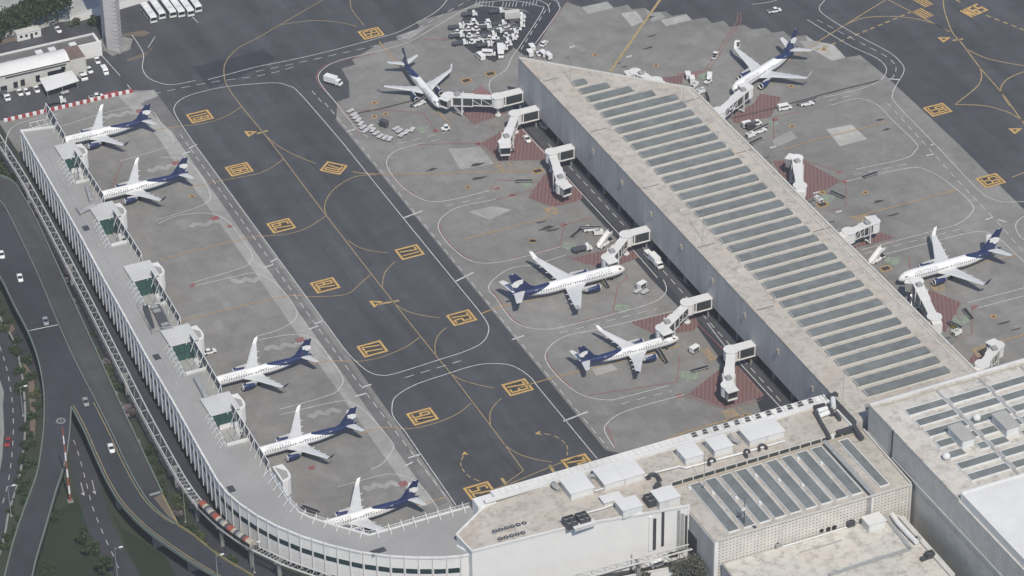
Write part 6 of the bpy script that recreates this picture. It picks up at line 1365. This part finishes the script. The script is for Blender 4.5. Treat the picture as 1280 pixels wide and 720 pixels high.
# low roof pieces
for q, lb in (((1026, 663), 'left one of the three black fans under the perforated wall'), ((1034.5, 661), 'middle one of the three black fans under the perforated wall'), ((1042, 659), 'right one of the three black fans under the perforated wall')):
    c = at(*q, 10.2); t = thing('extract_fan', lb, 'fan', (c.x, c.y, 9.5), 'black fans under the perforated wall'); m = MB(); m.tube([(c.x, c.y-.5, 10.4), (c.x, c.y+.5, 10.4)], .75, 'black_rubber', 12); part(m, 'drum', t); m = MB(); m.box(c.x-.5, c.x+.5, c.y-.4, c.y+.4, 9.5, 9.9, 'grey_metal'); part(m, 'base', t)
pipe([(978, 683.5), (1000, 677), (1030, 668), (1058, 659)], 9.85, .22, 'thin white pipe along the foot of the perforated wall', 'roof_pipe', 'white_metal', 9.5)
for q, lb, s in (((972, 682), 'grey junction box at the left end of the thin pipe', .8), ((1063, 655.5), 'dark unit at the foot of the perforated wall beside the white cabin', 1.2), ((1162, 695), 'dark grey unit at the right corner of the low roof', 1.3), ((1154, 699), 'small grey box beside the dark unit at the right corner of the low roof', .8), ((1145, 676), 'grey pump set beside the fat white duct on the low roof', 1.1)):
    c = at(*q, 10); t = thing('roof_unit', lb, 'roof unit', (c.x, c.y, 9.5)); m = MB(); m.box(c.x-s, c.x+s, c.y-s*.7, c.y+s*.7, 9.7, 9.7+s*1.3, 'dark_metal' if 'dark' in lb else 'grey_metal'); part(m, 'casing', t); m = MB(); m.box(c.x-s*.8, c.x+s*.8, c.y-s*.5, c.y+s*.5, 9.5, 9.7, 'steel'); part(m, 'skid', t); m = MB(); m.cyl((c.x, c.y), s*.45, 9.7+s*1.3, 9.85+s*1.3, 'steel', 10, 'black_rubber'); part(m, 'fan', t)
# terrace pieces of the left pier
def terrace_duct(px, label, r=.75):
    pts = [at(*q, 15.9) for q in px]; t = thing('terrace_duct', label, 'duct', (pts[0].x, pts[0].y, 15)); m = MB(); m.tube([(p.x, p.y, 15.95) for p in pts], r, 'steel', 8); part(m, 'duct', t); 
    for p in (pts[0], pts[-1]): m = MB(); m.box(p.x-.6, p.x+.6, p.y-.6, p.y+.6, 15, 16.2, 'grey_metal'); part(m, 'end_box', t)
terrace_duct([(119, 257), (109, 261), (101, 266), (97, 259)], 'bent grey duct on the terrace beside the second gate house'); terrace_duct([(109, 233), (111.5, 242), (114, 250)], 'straight grey duct on the terrace between the first two gate houses'); terrace_duct([(245, 472), (251, 483), (258, 496)], 'long tapering grey duct between the fourth and fifth gate houses', .9)
for q, lb in (((107.5, 285), 'flat dark hatch on the terrace by the second gate house'), ((196, 446), 'flat dark hatch on the terrace by the fourth gate house'), ((289, 611), 'dark hatch on the terrace inside the bend near the train'), ((473, 688.5), 'curved dark skylight at the near parapet of the terrace')):
    c = at(*q, 15.4); t = thing('terrace_hatch', lb, 'hatch', (c.x, c.y, 15)); s = 1.0 if q[0] < 400 else 2.2; m = MB(); m.box(c.x-s, c.x+s, c.y-1.6/s**.5, c.y+1.6/s**.5, 15, 15.35, 'grey_metal', 'dark_metal'); part(m, 'cover', t); m = MB(); m.box(c.x-s-.12, c.x+s+.12, c.y-1.6/s**.5-.12, c.y+1.6/s**.5+.12, 15, 15.12, 'steel'); part(m, 'kerb', t)
t = thing('cooling_plant', 'dark cluster of cooling machines in steel frames on the grey terrace', 'cooling plant', (-118, 15, 15))
m = MB(); c = [at2(*q, 16) for q in ((188, 381), (199, 379), (214, 410), (203, 414))]; m.prism(c, 15.1, 15.9, 'dark_metal', 'canvas_dark'); part(m, 'casing', t)
m = MB(); c = [at2(*q, 16) for q in ((178, 383), (185, 382), (193, 408), (188, 410))]; m.prism(c, 15.1, 16.4, 'dark_metal'); part(m, 'condenser_bank', t)
for q in ((193, 383), (196, 388), (206, 405), (209, 410)): c = at(*q, 16.3); m = MB(); m.box(c.x-1.2, c.x+1.2, c.y-.5, c.y+.5, 15.9, 16.5, 'grey_metal'); part(m, 'fan_unit', t)
m = MB(); c = [Vector(at2(*q, 16)) for q in ((172, 382), (200, 378), (216, 412), (190, 416))]
for p, q in zip(c, c[1:]+c[:1]): m.beam((*p, 17.4), (*q, 17.4), .12, .12, 'steel'); m.beam((*p, 15), (*p, 17.5), .14, .14, 'steel'); r_ = p.lerp(q, .5); m.beam((*r_, 15), (*r_, 17.4), .12, .12, 'steel')
part(m, 'steel_frame', t)

# ------------------------------------------------------------------ poles, masts
def pole(q, h, z0, label, kind='street', group=None):
    x, y = at2(*q, z0); t = thing('light_pole' if kind != 'mast' else 'lightning_mast', label, 'light pole' if kind != 'mast' else 'mast', (x, y, z0), group); m = MB(); m.tube([(x, y, z0), (x, y, z0+h)], .13 if kind != 'mast' else .09, 'grey_metal', 6, .06); part(m, 'pole', t)
    m = MB(); m.box(x-.3, x+.3, y-.3, y+.3, z0, z0+.3, 'steel'); part(m, 'base', t)
    if kind == 'street':
        m = MB(); m.beam((x, y, z0+h), (x+1.6, y-.4, z0+h+.3), .1, .1, 'grey_metal'); part(m, 'arm', t); m = MB(); m.box(x+1.2, x+2.3, y-.7, y-.2, z0+h+.2, z0+h+.42, 'white_metal'); part(m, 'lamp_head', t)
    if kind == 'flood': 
        m = MB(); m.beam((x-.9, y, z0+h), (x+.9, y, z0+h), .12, .12, 'grey_metal'); part(m, 'arm', t)
        for s in (-.8, 0, .8): m = MB(); m.box(x+s-.25, x+s+.25, y-.3, y+.1, z0+h, z0+h+.45, 'white_metal'); part(m, 'flood_light', t)
for q, h, z, lb, k in (((713, 101.5), 13, 20, 'thin mast at the sharp far tip of the concourse roof', 'mast'), ((878.5, 301), 20, 20, 'thin mast over the left roof edge of the concourse, middle one', 'mast'), ((854, 130), 12, 20, 'thin mast at the far chamfer of the concourse roof', 'mast'), ((1053, 505), 13, 20, 'thin mast at the junction of concourse and main roof', 'mast'), ((880, 607), 16, 19.9, 'thin mast at the window band of the main roof', 'mast'),
                       ((148, 733), 14, 0, 'grey street lamp at the edge of the low road at the bottom', 'street'), ((232, 653), 12, 0, 'street lamp between the ramp and the raised track', 'street'), ((318, 716), 11, 0, 'street lamp by the train track pillar at the bottom', 'street'), ((272, 722), 8, 6.5, 'street lamp on the elevated road at the bottom edge', 'street'),
                       ((29, 520), 11, 0, 'street lamp beside the low road at the left edge', 'street'), ((14, 645), 11, 0, 'street lamp by the low road near the lower left corner', 'street'),
                       ((715, 80), 7, 0, 'floodlight pole behind the concourse tip', 'flood'), ((786, 92), 7, 0, 'floodlight pole left of the bridge at the concourse chamfer', 'flood'), ((914.5, 157), 7, 0, 'striped floodlight pole below the bridge of the red tipped jet', 'flood'), ((965, 206), 7, 0, 'floodlight pole at the concourse edge left of the straight bridge', 'flood'), ((1019, 260), 6, 0, 'floodlight pole by the power unit at the concourse edge', 'flood'), ((1047, 287), 7, 0, 'floodlight pole above the truss sided bridge', 'flood'), ((1133, 372), 7, 0, 'floodlight pole under the nose of the jet on the right', 'flood'), ((1191, 432), 6, 0, 'floodlight pole below the white power unit with grilles', 'flood'), ((885, 121), 6, 0, 'floodlight pole at the far right corner of the concourse', 'flood'), ((130, 64), 8, 0, 'slim pole left of the control tower', 'street')): pole(q, h, z, lb, k)
x, y = at2(88, 627); t = thing('striped_mast', 'tall red and white striped mast standing on the lawn between the roads', 'mast', (x, y, 0))
for k in range(9): m = MB(); m.tube([(x, y, k*3.1), (x, y, k*3.1+3.098)], (.36-.02*k), 'train_orange' if k % 2 == 0 else 'vehicle_white', 10, .34-.02*k); part(m, 'band', t)
m = MB(); m.box(x-.8, x+.8, y-.8, y+.8, 0, .4, 'concrete_wall'); part(m, 'base', t)
c = at(930, 655, ZA); t = thing('roof_mast', 'dark antenna mast with a white dish on the lower hall roof', 'mast', (c.x, c.y, ZA)); m = MB(); m.tube([(c.x, c.y, ZA), (c.x, c.y, ZA+9.5)], .22, 'dark_metal', 8, .08); part(m, 'pole', t)
m = MB(); m.rings([[(c.x-.7+r*math.cos(2*PI*k/10), c.y-.5-dz, ZA+6.2+r*math.sin(2*PI*k/10)) for k in range(10)] for r, dz in ((.1, 0), (.5, .1), (.75, .3))], 'clean_white_roof'); part(m, 'dish', t); m = MB()
for z in (3.2, 5.0, 6.6): m.beam((c.x-.7, c.y, ZA+z), (c.x+.9, c.y, ZA+z), .15, .3, 'steel')
part(m, 'antenna', t)

# ------------------------------------------------------------------ trees and shrubs
def tree(x, y, h, rad, label, leafm, seed, name='tree', trunk=.35, n=900, group=None, z0=0.0, leaf=.55):
    rnd = random.Random(seed); t = thing(name, label, 'tree' if name != 'shrub' else 'shrub', (x, y, z0), group); m = MB(); zb = h*trunk
    if name != 'shrub' or True:
        m.tube([(x, y, z0), (x+.15, y, z0+zb), (x+.1, y+.2, z0+h*.75)], .05*h*.6+.04, 'trunk_bark', 6, .05)
        for k in range(5): a = rnd.uniform(0, 6.3); m.tube([(x, y, z0+zb*.8), (x+rad*.6*math.cos(a), y+rad*.6*math.sin(a), z0+h*rnd.uniform(.5, .8))], .12, 'trunk_bark', 5, .04)
    part(m, 'trunk', t); m = MB(); vs = []; fs = []; cl = []
    for k in range(max(6, int(n/70))): a = rnd.uniform(0, 6.3); q = rnd.random()**.6; cl.append((q*rad*.78*math.cos(a), q*rad*.78*math.sin(a), zb+(h-zb)*rnd.uniform(.15, .82), rad*rnd.uniform(.28, .48)))
    for k in range(n):
        cx, cy, cz, cr = cl[k % len(cl)]; d = Vector((rnd.gauss(0, 1), rnd.gauss(0, 1), rnd.gauss(0, .8))).normalized()*cr*rnd.uniform(.55, 1.1)
        c = Vector((x+cx+d.x, y+cy+d.y, z0+max(zb*.5, cz+d.z))); u = Vector((rnd.gauss(0, 1), rnd.gauss(0, 1), rnd.gauss(0, .6))).normalized(); v = u.orthogonal().normalized(); w = u.cross(v); s = leaf*rnd.uniform(.6, 1.3)
        i = len(vs); vs += [c+v*s, c+w*s*.7, c-v*s, c-w*s*.7]; fs.append((i, i+1, i+2, i+3))
    m.mesh(vs, fs, leafm); part(m, 'crown', t); return t
tl = [((-4, 58), 9, 6, 'dark dense tree cut by the left edge behind the site cabin'), ((12, 48), 8, 5.5, 'low dark tree left of the site cabin'), ((31, 42), 8.5, 5.5, 'dark tree rising behind the left half of the site cabin'), ((43, 38), 9.5, 6, 'dark tree rising behind the right half of the site cabin'), ((53, 36), 11.5, 6.5, 'tallest dark tree in the group left of the control tower'), ((66, 33.5), 12.5, 7, 'broad dark tree in the middle of the group left of the control tower'), ((80, 31), 12, 6, 'rightmost dark tree of the dense group left of the control tower')]
for i, (q, h, r, lb) in enumerate(tl): x, y = at2(*q); tree(x-1, y+4.5, h, r, lb, 'leaf_dark', 11+i, n=1500, leaf=.6)
x, y = at2(93, 32); tree(x, y, 2.5, 2.2, 'small pale shrub at the foot of the boundary wall near the dark trees', 'leaf_olive', 30, 'shrub', .1, 250)
x, y = at2(120, 31); tree(x, y, 3, 3.2, 'dark low bush left of the control tower at the boundary wall', 'leaf_dark', 31, 'shrub', .1, 350)
x, y = at2(868, 727); tree(x, y, 7.5, 4.6, 'grey green tree in front of the train opening at the bottom edge', 'leaf_grey', 41, n=1700, leaf=.4)
x, y = at2(846, 722); tree(x, y, 4.5, 2.6, 'smaller grey green tree left of the one at the train opening', 'leaf_grey', 42, n=700, leaf=.45)
x, y = at2(806, 728); tree(x, y, 4, 2.2, 'little grey bush at the bottom edge beside the white wall', 'leaf_grey', 43, 'shrub', .1, 300)
for i, (q, h, r, lb) in enumerate((((104, 678), 4.5, 2.6, 'round dark tree at the right of the lawn, farther of three'), ((114, 694), 4.5, 2.4, 'round dark tree at the right of the lawn, middle of three'), ((130, 716), 6, 3.0, 'round dark tree at the right of the lawn, nearest of three'), ((67, 652), 3.5, 2.4, 'dark bush on the lawn beside the elevated road'), ((60, 714), 3, 2, 'small dark bush at the bottom of the lawn'))): x, y = at2(*q); tree(x, y, h, r, lb, 'leaf_dark', 50+i, 'tree', .2, 600)
protos = [tree(0, 0, 2.6, 2.2, 'x', 'leaf_dark', 60, 'shrub', .1, 420), tree(0, 0, 3.4, 2.0, 'x', 'leaf_mauve', 61, 'shrub', .2, 300), tree(0, 0, 2.2, 2.6, 'x', 'leaf_olive', 62, 'shrub', .1, 300)]
SL = ['dark green shrub in the planted strip below the raised train track', 'mauve tinged shrub in the planted strip below the raised train track', 'olive shrub in the planted strip below the raised train track']; SG = ['dark shrubs below the train track', 'mauve shrubs below the train track', 'olive shrubs below the train track']
rnd = random.Random(5)
for i in range(52):
    y = 160-i*5.0; k = rnd.choice((0, 0, 1, 0, 2))
    gx = min(gl, key=lambda p: abs(p.y-y)).x; x = gx-rnd.uniform(1.0, 6.5); place(protos[k], (x, y+rnd.uniform(-1.5, 1.5), 0), rnd.uniform(0, 6), SL[k], SG[k], (rnd.uniform(.7, 1.2),)*3)
VL = ['dark green shrub in the verge left of the elevated road', 'mauve tinged shrub in the verge left of the elevated road', 'olive shrub in the verge left of the elevated road']; VG = ['dark shrubs left of the elevated road', 'mauve shrubs left of the elevated road', 'olive shrubs left of the elevated road']
vp = smooth_px([(-5, 385), (20, 424), (32, 460), (37, 500), (37, 545), (33, 580), (26, 612), (17, 650), (5, 690)], 0, 4)
for i, p in enumerate(vp):
    for j in range(1): k = rnd.choice((0, 0, 0, 2)); place(protos[k], (p.x+rnd.uniform(-2.5, 2.5), p.y+rnd.uniform(-2, 2), 0), rnd.uniform(0, 6), VL[k], VG[k], (rnd.uniform(.6, 1.0),)*3)
# remove the pattern pieces nothing was copied from in the picture
for o in list(bpy.data.objects):
    if o.parent is None and o.get('label') == 'x':
        for c in list(o.children_recursive): bpy.data.objects.remove(c, do_unlink=True)
        bpy.data.objects.remove(o, do_unlink=True)

# ------------------------------------------------------------------ the hazy air over the field
mh = bpy.data.materials.new('hazy_air'); mh.use_nodes = True; t = mh.node_tree; t.nodes.clear()
ou = t.nodes.new('ShaderNodeOutputMaterial'); pv = t.nodes.new('ShaderNodeVolumePrincipled')
pv.inputs['Color'].default_value = (.95, .96, 1, 1); pv.inputs['Density'].default_value = HAZE; pv.inputs['Anisotropy'].default_value = 0.1
t.links.new(pv.outputs[0], ou.inputs['Volume']); MATS['hazy_air'] = mh
m = MB(); m.box(-1450, 1450, -1350, 1750, -1.0, 640, 'hazy_air'); o = m.build('haze'); o['kind'] = 'stuff'
S.cycles.volume_bounces = 0
